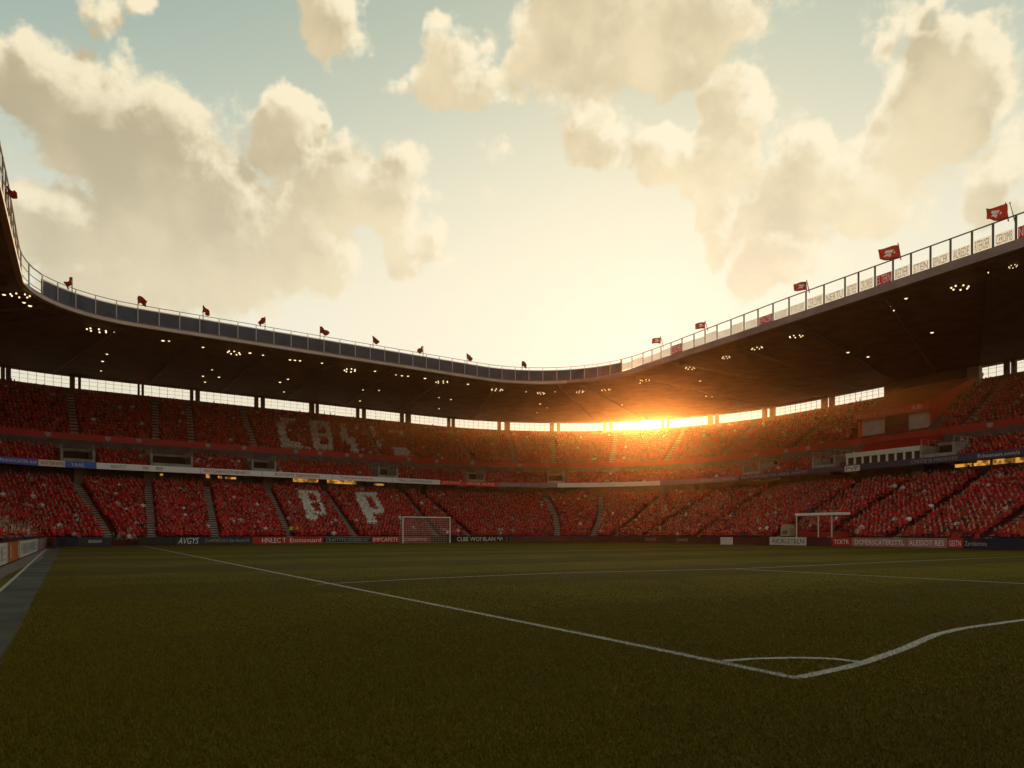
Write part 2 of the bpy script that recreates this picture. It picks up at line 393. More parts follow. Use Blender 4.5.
# ------------------------------------------------------------------ windows under the roof
PWN = CP(S_WIN)
wide = [(11, 70), (81, 138), (144, 190.5), (200, 255), (265, 310), (319, 357), (366, 401), (411, 448), (455, 498), (510, 550), (560, 603), (612, 661), (669, 707.5), (718, 762), (774, 821), (833, 884), (980, 1003.5), (1015, 1042), (-70, 2), (-170, -82), (1055, 1085), (-300, -185), (1100, 1140)]
slit = [(5, 7), (75, 78.5), (139.8, 142), (193.5, 196), (258.5, 261.5), (314.5, 316.5), (359.5, 363), (404, 406.5), (450.5, 452.5), (501, 505), (554, 557), (606, 609), (664, 666.5), (712, 715), (766, 769.5), (826, 829), (1008, 1011)]
spans = sorted((PWN.arc(tau_px(PWN, a)), PWN.arc(tau_px(PWN, b)), k) for L_, k in ((wide, 1), (slit, 0)) for a, b in L_)
def wall_piece(a0, a1, z0, z1, th, mt, name, parent):
    n = max(1, int((a1-a0)/2)); A = [PWN.frame(a) for a in np.linspace(a0, a1, n+1)]
    inn = np.array([p-nn*.02 for p, t, nn in A]); out = np.array([p+nn*th for p, t, nn in A]); mb = MB()
    mb.grid([lift(inn, z0), lift(inn, z1), lift(out, z1), lift(out, z0), lift(inn, z0)])
    for e in (0, -1): mb.add([v3(inn[e], z0), v3(inn[e], z1), v3(out[e], z1), v3(out[e], z0)], [(0, 1, 2, 3)])
    return mb.build(name, mt, parent)
prev = None
for a0, a1, k in spans:
    root = stand_of(PWN.tau_at(a0))
    if prev is not None and a0-prev > .05: wall_piece(prev, a0, W_BOT-.02, W_TOP+.02, .55, M['pier'], 'pier', root)
    prev = a1
    mb = MB(); n = max(1, round((a1-a0)/1.1))
    for i in range(n+1):
        p, t, nn = PWN.frame(a0+(a1-a0)*i/n); p = p+nn*.2; mb.bar(v3(p, W_BOT), v3(p, W_TOP), .028 if 0 < i < n and i % 4 else .06, .05)
    for z in (W_BOT+.03, W_BOT+.62, W_BOT+1.25, W_TOP-.03):
        for i in range(n):
            p, t, nn = PWN.frame(a0+(a1-a0)*i/n); q, _, n2 = PWN.frame(a0+(a1-a0)*(i+1)/n); mb.bar(v3(p+nn*.2, z), v3(q+n2*.2, z), .025, .03)
    w = mb.build('window', M['steel'], root)
    qs = [PWN.frame(a) for a in np.linspace(a0, a1, n+1)]; qs = np.array([p+nn*.3 for p, t, nn in qs])
    mb = MB(); mb.grid([lift(qs, W_BOT), lift(qs, W_TOP)]); mb.build('pane', M['pane'], w)
# emblems on the red band
def shield(p, t, n, z, w, h, mt, parent):
    mb = MB(); prof = [(-.5, 1), (.5, 1), (.5, .45), (.3, .15), (0, 0), (-.3, .15), (-.5, .45)]
    vs = [v3(p+t*(x*w)-n*.03, z+y*h) for x, y in prof]+[v3(p+t*(x*w)+n*.02, z+y*h) for x, y in prof]
    mb.add(vs, [tuple(range(7)), tuple(range(7, 14))[::-1]]+[(i, (i+1) % 7, (i+1) % 7+7, i+7) for i in range(7)]); mb.build('emblem', mt, parent)
PR = CP(S_RED)
for x in (48, 108, 139, 208, 244, 296, 320, 347, 361, 409, 437, 472, 520, 756, 786, 808, 990):
    tau = tau_px(PR, x); p, t, n = PR.frame(PR.arc(tau)); shield(p, t, n, R_BOT+.14, .72, .6, M['ink_grey'], stand_of(tau))

# ------------------------------------------------------------------ ribbon signs along the middle tier
PA = CP(S_AD)
RIB = [(-40, 38, 'blue', 'blue ribbon sign with white lettering at the walkway end of the middle tier', [('FRANKFORTER-AAP', 0, 37, 'ink_white')]),
       (38.6, 65, 'cream', 'short cream ribbon sign with dark lettering between two blue ones', [('ROTTERWEN', 41, 64, 'ink_dark')]),
       (65.6, 96, 'blue', 'short blue ribbon sign reading YAAE beneath the first stairway', [('YAAE', 71, 84, 'ink_white')]),
       (96.6, 200, 'offwhite', 'long white ribbon sign with small dark words beneath the big doorway', [('REDSTCT.', 111, 127, 'ink_dark'), ('FRIN', 143, 149, 'ink_dark'), ('BRED', 156, 163, 'ink_dark')]),
       (200.6, 262, 'offwhite', 'white ribbon sign with bold dark red lettering after the big doorway', [('FINTCHEHOSTORNEETS', 204, 250, 'ink_red')]),
       (262.6, 332, 'offwhite', 'white ribbon sign with dark red words above the white B in the crowd', [('ROSTENT EBBSHERERS', 275, 320, 'ink_red')]),
       (332.6, 392, 'offwhite', 'white ribbon sign with plain red words above the white P in the crowd', [('TeoCpontorerse', 340, 373, 'ink_red')]),
       (392.6, 440, 'offwhite', 'white ribbon sign with brown lettering above the goal with the net', [('TERCS SFSAMANDS', 397, 432, 'ink_red')]),
       (440.6, 497, 'redboard', 'red ribbon sign with two white words right before the rounded corner', [('SERTPHUS_', 442, 462, 'ink_white'), ('MRVFR NUNS', 467, 494, 'ink_white')]),
       (497.6, 557, 'mauve', 'dim mauve ribbon sign with faint lettering in the rounded corner', [('TISSTERRESSEN', 499, 520, 'ink_grey')]),
       (557.6, 660, 'offwhite', 'blank white ribbon sign sweeping round the corner under the sun', []),
       (660.6, 738, 'mauve', 'mauve ribbon sign with small pale words after the corner beneath the sun', [('HRTHC', 700, 714, 'ink_grey'), ('ARENIS', 722, 735, 'ink_grey')]),
       (738.6, 838, 'navy', 'dark navy ribbon sign with two small white lines before the glazed gallery', [('RLCTHRUSESTER REIN', 742, 789, 'ink_grey'), ('RAAEORT', 792, 808, 'ink_grey')]),
       (838.6, 962, 'navy', 'navy ribbon sign with a white square patch under the glazed gallery', [('CMHTE IS MADEORE', 911, 958, 'ink_grey')]),
       (962.6, 1075, 'navy', 'navy ribbon sign with bright white web address beside the glazed gallery', [('Eckaansot.com/s', 978, 1020, 'ink_white')])]
for x0, x1, mt, lab, txt in RIB:
    a0, a1 = PA.arc(tau_px(PA, x0)), PA.arc(tau_px(PA, x1)); n = max(2, int((a1-a0)/1.2))
    A = [PA.frame(a) for a in np.linspace(a0, a1, n+1)]; f0 = np.array([p-nn*.02 for p, t, nn in A]); f1 = np.array([p+nn*.08 for p, t, nn in A])
    r = thing('ribbon_sign', v3(f0[n//2], A_BOT), lab, 'sign', 'ribbon signs round the middle tier')
    mb = MB(); mb.grid([lift(f0, A_BOT), lift(f0, A_TOP), lift(f1, A_TOP), lift(f1, A_BOT), lift(f0, A_BOT)]); mb.build('board', M[mt+'_led'], r)
    for s, u, v, ink in txt: letter_path(s, PA, PA.arc(tau_px(PA, u)), PA.arc(tau_px(PA, v)), A_BOT+.2, A_TOP-.2, M[ink], r, .05)
    if x0 == 838.6:
        b0, b1 = PA.arc(tau_px(PA, 845)), PA.arc(tau_px(PA, 860)); p0, t0, n0 = PA.frame(b0)
        mb = MB(); mb.box(v3(p0-n0*.06, A_BOT-.12), v3(t0*(b1-b0), 0), v3(n0*.03, 0), (0, 0, .78)); mb.build('patch', M['white'], r)
        letter_path('PVP', PA, b0+.25, b1-.25, A_BOT+.02, A_BOT+.54, M['ink_dark'], r, .075)

# ------------------------------------------------------------------ pitch side advertising boards
PB = CP(-1.3)
BRD = [(56, 111, 'navy', 'navy pitchside board with one small white word nearest the grey walkway', [('BENSKBANK', 88, 102, .3, 'ink_white')]),
       (138, 174, 'black', 'plain black pitchside board with no lettering after the players gap', []),
       (174.6, 252, 'navy', 'dark pitchside board with big slanted white AVGYS and a framed line', [('AVGYS', 178, 199, .72, 'ink_white'), ('CLARDECLA.b Qao Becerd B', 205, 249, .42, 'ink_grey')]),
       (252.6, 285, 'redboard', 'red pitchside board reading HNLEC T in blocky white letters', [('HNLEC T', 262, 286, .6, 'ink_white')]),
       (285.6, 323, 'redboard', 'red pitchside board with fat white lettering starting with a tall E', [('Ennnovusrd', 290, 321, .55, 'ink_white')]),
       (323.6, 371, 'black', 'black pitchside board with pale frame and a long grey word', [('CRAFTYFSCESSEERCAT', 326, 369, .42, 'ink_grey')]),
       (371.6, 400, 'redboard', 'red pitchside board reading IMPCAPETE just before the netted goal', [('IMPCAPETE', 373, 398, .55, 'ink_white')]),
       (400.6, 431, 'redboard', 'red pitchside board with thin white words behind the netted goal', [('SCNAEPMNE', 403, 427, .45, 'ink_white')]),
       (431.6, 449, 'maroon', 'short blank maroon pitchside board behind the far goal post', []),
       (449.6, 510, 'black', 'black pitchside board reading CLBE WOMILANPWE in bold white', [('CLBE WOMILANPWE', 457, 507, .6, 'ink_white')]),
       (510.6, 575, 'maroon', 'blank maroon pitchside board at the foot of the pale corner stairway', []),
       (575.6, 640, 'maroon', 'maroon pitchside board in the rounded corner without any words', []),
       (640.6, 716, 'maroon', 'maroon pitchside board with two faint words below the sun', [('RETH OTE', 643, 656, .4, 'ink_grey'), ('DANSE', 677, 688, .4, 'ink_grey')]),
       (733, 769, 'maroon', 'blank maroon pitchside board right after the small white crate', []),
       (769.6, 806, 'offwhite', 'white pitchside board with dark italic lettering below the beige box', [('AICRLETELN', 772, 804, .5, 'ink_dark')]),
       (806.6, 831, 'maroon', 'blank maroon pitchside board under the white framed dugout', []),
       (831.6, 851, 'redboard', 'short red pitchside board reading TCKTR beside the blank maroon one', [('TCKTR', 834, 849, .45, 'ink_white')]),
       (851.6, 906, 'pink', 'faded pink pitchside board with a long row of white capitals', [('DCMERSCATERSTTL', 855, 904, .5, 'ink_white')]),
       (906.6, 947, 'pink', 'faded pink pitchside board with two short white words', [('ALESSOT RES', 909, 944, .5, 'ink_white')]),
       (947.6, 963, 'redboard', 'small bright red pitchside board reading GESTN', [('GESTN', 949, 961, .5, 'ink_white')]),
       (963.6, 1030, 'navy', 'dark pitchside board with a thin cream script line at one end', [('Zarmlastrens', 965, 987, .4, 'cream')]),
       (1030.6, 1130, 'navy', 'plain dark pitchside board past the cream script one', [])]
BH = .95
for x0, x1, mt, lab, txt in BRD:
    a0, a1 = PB.arc(tau_px(PB, x0)), PB.arc(tau_px(PB, x1)); n = max(1, int((a1-a0)/1.5))
    A = [PB.frame(a) for a in np.linspace(a0, a1, n+1)]; f0 = np.array([p for p, t, nn in A]); f1 = np.array([p+nn*.12 for p, t, nn in A])
    r = thing('advertising_board', v3(f0[n//2], 0), lab, 'advertising board', 'advertising boards round the pitch')
    mb = MB(); mb.grid([lift(f0, .06), lift(f0, BH), lift(f1, BH), lift(f1, .06), lift(f0, .06)])
    for e in (0, -1): mb.add([v3(f0[e], .06), v3(f0[e], BH), v3(f1[e], BH), v3(f1[e], .06)], [(0, 1, 2, 3)])
    mb.build('panel', M[mt], r)
    mb = MB()
    for k in np.linspace(0, n, max(2, n//3+1)).astype(int):
        p, t, nn = A[k]; mb.bar(v3(p+nn*.2, .0), v3(p+nn*.2, .8), .05); mb.bar(v3(p+nn*.14, .03), v3(p+nn*.7, .03), .05)
    mb.build('support', M['steel'], r)
    for s, u, v, hh, ink in txt: letter_path(s, PB, PB.arc(tau_px(PB, u)), PB.arc(tau_px(PB, v)), .5-hh/2, .5+hh/2, M[ink], r, .02, .25 if s == 'AVGYS' else 0)
    if mt == 'black' and txt and txt[0][0].startswith('CRAFT'):
        mb = MB()
        for z in (.14, .88):
            qs = np.array([p-nn*.012 for p, t, nn in A]); mb.grid([lift(qs, z-.025), lift(qs, z+.025)])
        mb.build('frame', M['ink_grey'], r)
# side hoardings along the walkway (u = constant)
def uvp(u, v): return D2*u+D1*v
HO = [(14, 39.2, 'offwhite', 'white side hoarding with tall grey strokes nearest the camera', 'EHNIBITLE'), (39.4, 46.3, 'orange', 'orange side hoarding with a pale streak between two white ones', 'I I'),
      (46.5, 64, 'offwhite', 'white side hoarding with a long row of grey strokes', 'HIBENIIBLE'), (64.2, 80, 'pink', 'faded pink side hoarding with pale strokes', 'IIBERIAN'), (80.2, 88, 'maroon', 'maroon side hoarding at the stand corner', '')]
for v0, v1, mt, lab, tx in HO:
    p, q = uvp(UL+.25, v0), uvp(UL+.25, v1); r = thing('side_hoarding', v3((p+q)/2, 0), lab, 'hoarding', 'hoardings beside the grey walkway')
    mb = MB(); mb.box(v3(p, .05), v3(q-p, 0), v3(-D2*.1, 0), (0, 0, .92)); mb.build('panel', M[mt], r)
    mb = MB()
    for k in np.linspace(0, 1, 4): mb.bar(v3(p+(q-p)*k-D2*.2, 0), v3(p+(q-p)*k-D2*.2, .85), .06)
    mb.bar(v3(p-D2*.05, 1.0), v3(q-D2*.05, 1.0), .08, .05); mb.build('support', M['steel'], r)
    if tx: letter_flat(tx, v3(p+D1*.8, .22), v3(D1, 0), (0, 0, 1), v3(D2, 0), (v1-v0)-1.6, .6, M['ink_grey'], r)

# ------------------------------------------------------------------ goal with net, dugout, small things by the boards
def px_on(path, px): tau = tau_px(path, px); return path.frame(path.arc(tau))
p, t, n = px_on(CP(-2.6), 426.5)
Y0 = px_on(CP(-2.6), 403)[0]; Y1 = px_on(CP(-2.6), 450)[0]; gw = np.linalg.norm(Y1-Y0); gh = zat(Y0, 517)
g = thing('goal', v3((Y0+Y1)/2, 0), 'white goal with a hanging net in front of the red boards', 'goal'); tt = (Y1-Y0)/gw; nn = np.array([-tt[1], tt[0]])
mb = MB(); mb.tube([v3(Y0, 0), v3(Y0, gh)], .09); mb.build('post', M['white'], g); mb = MB(); mb.tube([v3(Y1, 0), v3(Y1, gh)], .09); mb.build('post', M['white'], g)
mb = MB(); mb.tube([v3(Y0-tt*.08, gh), v3(Y1+tt*.08, gh)], .09); mb.build('crossbar', M['white'], g)
mb = MB()
for k in np.linspace(0, 1, 30): b = Y0+(Y1-Y0)*k; mb.tube([v3(b, gh-.03), v3(b+nn*.7, gh-.2), v3(b+nn*1.1, 0.02)], .016, 3)
for k in np.linspace(.05, 1, 12):
    s = .7+k*.4; z = (gh-.2)*(1-k)+.02*k; mb.tube([v3(Y0, z), v3(Y0+nn*s, z), v3(Y1+nn*s, z), v3(Y1, z)], .016, 3)
mb.build('net', M['netting'], g)
# dugout
PD = CP(.3); q0, q1 = px_on(PD, 795)[0], px_on(PD, 842)[0]; dt = (q1-q0); dw = np.linalg.norm(dt); dt /= dw; dn = np.array([-dt[1], dt[0]]); dz = zat(q0, 513.5)
dg = thing('dugout', v3((q0+q1)/2, 1.1), 'white framed dugout standing in the front rows beside the beige box', 'dugout')
mb = MB(); mb.box(v3(q0, dz-.26), v3(dt*dw, 0), v3(dn*1.3, 0), (0, 0, .26)); mb.build('roof', M['white'], dg)
for k in (.02, .5, .78): b = q0+dt*dw*k+dn*.1; mb = MB(); mb.bar(v3(b, 0.), v3(b, dz-.26), .1); mb.build('post', M['offwhite'], dg)
mb = MB(); mb.box(v3(q0+dn*1.22, 1.), v3(dt*dw, 0), v3(dn*.08, 0), (0, 0, dz-1.4)); mb.build('back_panel', M['pane'], dg)
mb = MB(); mb.box(v3(q0+dn*.7, 1.0), v3(dt*dw, 0), v3(dn*.45, 0), (0, 0, .55)); mb.build('bench', M['red_seat'], dg)
for s_, e_ in ((0, 1), (1, -1)):
    b = q0+dt*dw*s_; mb = MB(); mb.box(v3(b, 1.), v3(dt*.06*e_, 0), v3(dn*1.15, 0), (0, 0, 1.1)); mb.build('side_panel', M['pane'], dg)
b0, bt, bn = px_on(PD, 785); hz = zat(b0, 524)
bx = thing('equipment_box', v3(b0, 1.05), 'beige equipment box with rounded top beside the white framed dugout', 'box')
mb = MB(); ww = 1.25; pr = [(-ww/2, 0), (ww/2, 0), (ww/2, hz-1.5), (ww*.3, hz-1.15), (0, hz-1.05), (-ww*.3, hz-1.15), (-ww/2, hz-1.5)]
vs = [v3(b0+bt*x, 1.05+z) for x, z in pr]+[v3(b0+bt*x+bn*.9, 1.05+z) for x, z in pr]
mb.add(vs, [tuple(range(7)), tuple(range(7, 14))[::-1]]+[(i, i+7, (i+1) % 7+7, (i+1) % 7) for i in range(7)]); mb.build('body', M['tan'], bx)
mb = MB(); mb.box(v3(b0-bt*.35-bn*.02, 1.25), v3(bt*.7, 0), v3(bn*.015, 0), (0, 0, .45)); mb.build('hatch', M['pier'], bx)
c0, ct, cn = px_on(CP(-2.), 721); cw = 1.15
cr = thing('crate', v3(c0, 0), 'small white slatted crate standing on the grass before the maroon boards', 'crate')
mb = MB()
for z in (.02, .26, .5, .72):
    for o_, ax in ((c0, ct*cw), (c0+cn*.7, ct*cw), (c0, cn*.7), (c0+ct*cw, cn*.7)):
        mb.bar(v3(o_, z+.08), v3(o_+ax, z+.08), .05, .16)
for o_ in (c0, c0+ct*cw, c0+cn*.7, c0+ct*cw+cn*.7): mb.bar(v3(o_, 0), v3(o_, .88), .09)
mb.build('slat_frame', M['white'], cr); mb = MB(); mb.box(v3(c0+ct*.06+cn*.06, .05), v3(ct*(cw-.12), 0), v3(cn*.58, 0), (0, 0, .7)); mb.build('contents', M['offwhite'], cr)

# ------------------------------------------------------------------ press box and glazed gallery in the side stand
PX = CP(26.); A0, A1 = PX.at(PX.arc(T_BOX[0])), PX.at(PX.arc(T_BOX[1])); bt = A1-A0; bw = np.linalg.norm(bt); bt /= bw; bn = np.array([-bt[1], bt[0]])
zf0, zf1 = zat(A0, 420), zat(A0, 411)
zf0 = (zat(A0, 421.5)+zat(A1, 409.5))/2; zf1 = (zat(A0, 413)+zat(A1, 402.5))/2
depth = 13.; zb = 24.4
pb = thing('press_box', v3((A0+A1)/2, zu(26)), 'red canopied press box built into the upper tier beneath the roof', 'press box')
mb = MB(); mb.add([v3(A0, zf0), v3(A1, zf0), v3(A1, zf1), v3(A0, zf1), v3(A0+bn*depth, zb-.5), v3(A1+bn*depth, zb-.5), v3(A1+bn*depth, zb), v3(A0+bn*depth, zb)],
       [(0, 1, 2, 3), (3, 2, 6, 7), (0, 4, 5, 1), (1, 5, 6, 2), (0, 3, 7, 4), (4, 7, 6, 5)]); cn_ = mb.build('canopy', M['canopy'], pb)
letter_flat('HRTOS TTE', v3(A0+bt*.6, zf0+.25), v3(bt, 0), (0, 0, 1), v3(-bn, 0), bw*.28, (zf1-zf0)*.45, M['ink_grey'], cn_)
letter_flat('STIC TNOTTEN', v3(A0+bt*bw*.38, zf0+.25), v3(bt, 0), (0, 0, 1), v3(-bn, 0), bw*.32, (zf1-zf0)*.42, M['ink_grey'], cn_)
letter_flat('SUD', v3(A0+bt*bw*.8, zf0+.3), v3(bt, 0), (0, 0, 1), v3(-bn, 0), bw*.13, (zf1-zf0)*.5, M['ink_white'], cn_)
for e, nm in ((A0+bt*.1, 'side_wall'), (A1-bt*.35, 'side_wall')):
    mb = MB(); mb.add([v3(e+bn*k, z) for k, z in ((1., 15.0), (depth, 21.), (depth, zb-.45), (1., zf0+.02+(zb-.5-zf0)/depth))]+[v3(e+bt*.25+bn*k, z) for k, z in ((1., 15.0), (depth, 21.), (depth, zb-.45), (1., zf0+.02+(zb-.5-zf0)/depth))],
           [(0, 1, 2, 3), (7, 6, 5, 4), (0, 4, 5, 1), (3, 2, 6, 7), (0, 3, 7, 4), (1, 5, 6, 2)]); mb.build(nm, M['canopy'], pb)
W0 = A0+bn*1.6
mb = MB(); mb.box(v3(W0+bt*.4, 15.), v3(bt*bw*.31, 0), v3(bn*.15, 0), (0, 0, zf0-15+.25)); mb.build('wall_panel', M['offwhite'], pb)
mb = MB(); mb.box(v3(W0+bt*bw*.67, 15.), v3(bt*(bw*.33-.45), 0), v3(bn*.15, 0), (0, 0, zf0-15+.25)); mb.build('wall_panel', M['offwhite'], pb)
mb = MB(); mb.box(v3(W0+bn*2.+bt*bw*.25, 15.), v3(bt*bw*.5, 0), v3(bn*.15, 0), (0, 0, zf0-15+.6)); mb.build('opening', M['dark'], pb)
mb = MB()
for k in np.linspace(.05, .95, 12): mb.box(v3(A0+bt*bw*k+bn*.7, 15.05), v3(bt*.5, 0), v3(bn*.3, 0), (0, 0, .35+.25*random.random()))
mb.build('monitor_row', M['steel'], pb, kind='stuff')
# grey stair wall beside the press box
mb = MB(); mb.add([v3(A1+bt*.3+bn*k, z) for k, z in ((-.6, 14.3), (10.4, 21.2), (10.4, 22.4), (-.6, 15.6))]+[v3(A1+bt*2.6+bn*k, z) for k, z in ((-.6, 14.3), (10.4, 21.2), (10.4, 21.6), (-.6, 14.9))],
                  [(0, 1, 2, 3), (7, 6, 5, 4), (3, 2, 6, 7), (0, 3, 7, 4), (0, 4, 5, 1), (1, 5, 6, 2)]); mb.build('stair_wall', M['dark_concrete'], pb)
# wall piece under the roof, its lit look painted in as cream
e0 = px_on(CP(35.6), 967)[0]; e1 = px_on(CP(35.6), 979)[0]; et = e1-e0
mb = MB(); mb.box(v3(e0, zat(e0, 392)), v3(et, 0), v3(np.array([-et[1], et[0]])*.4, 0), (0, 0, zat(e0, 368)-zat(e0, 392))); mb.build('pale_wall', M['cream'], stands[2][2])
G0, G1 = PM.at(PM.arc(T_GAL[0])), PM.at(PM.arc(T_GAL[1])); gt = G1-G0; gw = np.linalg.norm(gt); gt /= gw; gn = np.array([-gt[1], gt[0]])
zg = (zat(G0, 458.5)+zat(G1, 450))/2; zt = zg+.62
ga = thing('glazed_gallery', v3((G0+G1)/2, 10.6), 'long glazed gallery with white roof beam above the navy ribbon sign', 'gallery')
mb = MB(); mb.box(v3(G0-gn*.1, zg), v3(gt*gw, 0), v3(gn*1.4, 0), (0, 0, zt-zg)); mb.build('roof_beam', M['white'], ga)
mb = MB(); mb.add([v3(G0+gn*1.3+gt*.2, zt), v3(G1+gn*1.3-gt*.2, zt), v3(G1+gn*4.8-gt*.2, 14.1), v3(G0+gn*4.8+gt*.2, 14.1), v3(G0+gn*1.3+gt*.2, zt-.3), v3(G1+gn*1.3-gt*.2, zt-.3), v3(G1+gn*4.8-gt*.2, 13.8), v3(G0+gn*4.8+gt*.2, 13.8)],
       [(0, 1, 2, 3), (7, 6, 5, 4), (0, 4, 5, 1), (1, 5, 6, 2), (2, 6, 7, 3), (3, 7, 4, 0)]); mb.build('roof', M['canopy'], ga)
for k in range(9):
    s0 = G0+gt*gw*k/9
    mb = MB(); mb.box(v3(s0, 10.4), v3(gt*.28, 0), v3(gn*.2, 0), (0, 0, zg-10.4)); wdw = mb.build('window', M['white'], ga)
    mb = MB(); mb.box(v3(s0+gt*.29+gn*.1, 10.4), v3(gt*(gw/9-.3), 0), v3(gn*.06, 0), (0, 0, zg-10.4)); mb.build('pane', M['dark'], wdw)
mb = MB(); mb.box(v3(G1-gt*.02, 10.4), v3(gt*.28, 0), v3(gn*3.5, 0), (0, 0, zg-10.4)); mb.build('end_wall', M['white'], ga)

# ------------------------------------------------------------------ fences on the roof edge
LPp = Path(LIPC(.15)); tl = lambda px: LPp.arc(tau_px(LPp, px))
aA = LPp.arc(CA-4); aB = tl(622); aEnd = LPp.arc(NT-1)
def rail(mb, a0, a1, z, r, step=1.5):
    n = max(1, int((a1-a0)/step)); mb.tube([v3(LPp.at(a), z) for a in np.linspace(a0, a1, n+1)], r, 6)
ZT = LZ+2.41
fl = thing('roof_fence', v3(LPp.at(20), LZ), 'open ladder like steel railing on the steep roof edge over the walkway', 'fence')
aC_ = LPp.arc(60)
def zleft(a): return ZT+1.7*min(1., max(0., (aC_+5-a)/16))
for a in np.arange(2, aA, 2.3):
    p, t, n = LPp.frame(a); mb = MB(); mb.bar(v3(p, LZ+.25), v3(p, zleft(a)), .09); mb.build('post', M['steel'], fl)
for k_, r_ in ((1., .06), (.66, .035), (.33, .035)):
    mb = MB(); aa_ = np.linspace(2, aA, 70); mb.tube([v3(LPp.at(a), LZ+(zleft(a)-LZ)*k_) for a in aa_], r_, 6); mb.build('rail', M['steel'], fl)
ff = thing('roof_fence', v3(LPp.at((aA+aB)/2), LZ), 'slate blue clad parapet fence with thin posts along the end stand roof', 'fence')
arr = np.linspace(aA+.05, aB, 90)
mb = MB(); qa = np.array([LPp.at(a) for a in arr]); nb = np.array([LPp.frame(a)[2] for a in arr])
mb.grid([lift(qa, LZ+.27), lift(qa, LZ+1.95), lift(qa+nb*.08, LZ+1.95), lift(qa+nb*.08, LZ+.27)]); mb.build('cladding', M['slate'], ff)
for i, a in enumerate(np.linspace(aA+.05, aB, 38)):
    p, t, n = LPp.frame(a); mb = MB(); mb.bar(v3(p-n*.06, LZ+.27), v3(p-n*.06, ZT), .08); mb.build('post', M['ink_grey'], ff)
mb = MB(); rail(mb, aA, aB, ZT, .035); mb.build('rail', M['steel'], ff); mb = MB()
mb.grid([lift(qa-nb*.04, LZ+1.95), lift(qa-nb*.04, LZ+2.03), lift(qa+nb*.1, LZ+2.03)]); mb.build('coping', M['trim'], ff)
fr = thing('roof_fence', v3(LPp.at((aB+aEnd)/2), LZ), 'open dark post balustrade with white banners along the side stand roof', 'fence')
px_posts = [621, 632, 643, 652, 661, 671, 682, 694, 705, 717, 731, 744, 758, 773, 789, 806, 824, 845, 858.5, 875, 893, 911, 930.5, 950.5, 972, 993, 1016]
posts = [tl(x) for x in px_posts]; d_ = posts[-1]-posts[-2]; posts += [posts[-1]+d_*k for k in range(1, 8)]
ZR0, ZR = LZ+.72, LZ+2.75
def zr(a): return ZT+.35*min(1, max(0, (a-posts[4])/20))
for a in posts:
    p, t, n = LPp.frame(a); mb = MB(); mb.bar(v3(p, ZR0), v3(p, zr(a)), .13, .13); mb.build('post', M['steel'], fr)
mb = MB()
for a, b in zip(posts, posts[1:]): mb.bar(v3(LPp.at(a), zr(a)), v3(LPp.at(b), zr(b)), .09)
mb.build('rail', M['steel'], fr)
words_ = ['REDER', 'STEN', 'EFNCER', 'ALREDE', 'RTEROER', 'CEROIMB', 'NERTU', 'IBETREE', 'CROREB', 'ELTERN']
for i, (a, b) in enumerate(zip(posts, posts[1:])):
    if b-a < .8: continue
    p, t, n = LPp.frame(a+.15); q = LPp.at(b-.15); hh = .85+.3*random.random()
    x = q-p; w = np.linalg.norm(x); x /= w; red = i % 7 == 5
    mb = MB(); mb.box(v3(p, ZR0+.08), v3(x*w, 0), v3(n*.015, 0), (0, 0, hh)); bo = mb.build('banner', M['red_banner'] if red else M['banner'], fr)
    letter_flat(words_[i % 10], v3(p+x*.1, ZR0+.08+hh*.1), v3(x, 0), (0, 0, 1), v3(-n, 0), w-.2, hh*.8, M['ink_white'] if red else M['ink_grey'], bo)

# limp flags on the far and side roof edge
def crumple(seed, w=.5, h=1.1):            # a wet looking flag sagging off its pole in folds
    r = np.random.default_rng(seed); mb = MB(); d = 1 if seed % 3 else -1; n, m = 9, 8; rows = []; ph = r.random(4)*6
    for j in range(m):
        k = j/(m-1); row = []
        for l in range(n):
            u = l/(n-1); x = d*w*1.5*u*(1-.35*k)+.07*math.sin(u*9+ph[0]+k*3); y = .16*math.sin(u*11+ph[1]+k*2.5)*(.3+u)+.06*math.sin(k*7+ph[2])
            z = h*.55-h*.85*k*(1-.35*u)-h*.75*u**1.4+.07*math.sin(u*8+k*5+ph[3]); row.append((x, y, z))
        rows.append(row)
    mb.grid(rows); mb.grid([[(x, y+.03, z) for x, y, z in row] for row in rows[::-1]]); return mb
limp_lab = ['bunched dark red flag on the roof post nearest the curved corner', 'wide crumpled red flag, second along the slate parapet', 'narrow red flag hanging straight on its thin post, third along the parapet',
            'thin dark flag tilted on a tall post, fourth along the parapet', 'blocky double flag on the parapet, fifth along', 'dark flag with bent pole, sixth along the slate parapet', 'tiny faded flag on the parapet, seventh along',
            'small twisted flag on the parapet, eighth along', 'last limp flag before the lowest dip of the parapet', 'red flag blown sideways from the ladder like railing', 'dark flag knot on top of the ladder like railing']
for i, (px, hgt, col) in enumerate([(72, 1.3, 'flag_dark'), (138, 1.15, 'flag_dark'), (203, 1.5, 'flag_dark'), (265, 1.5, 'flag_dark'), (320, 1.4, 'flag_dark'), (373, 1.4, 'flag_dark'), (423, 1.2, 'flag_dark'), (467, 1.2, 'flag_dark'), (522, 1.2, 'flag_dark'), (11, .8, 'flag'), (6, .6, 'flag_dark')]):
    a = tl(px); p = LPp.at(a); r = thing('limp_flag', v3(p, ZT), limp_lab[i], 'flag', 'limp flags on the roof edge')
    mb = MB(); mb.tube([v3(p, LZ+.46), v3(p+(.02, 0), ZT+hgt*.8)], .05, 6); mb.build('pole', M['steel'], r)
    c = crumple(i, .75 if i in (1, 4, 9) else .55, .95 if i < 9 else .7)
    o = c.build('cloth', M[col], r); o.location = (0, 0, hgt*.45)
    off = r.location
    for v in o.data.vertices: v.co = v.co+off
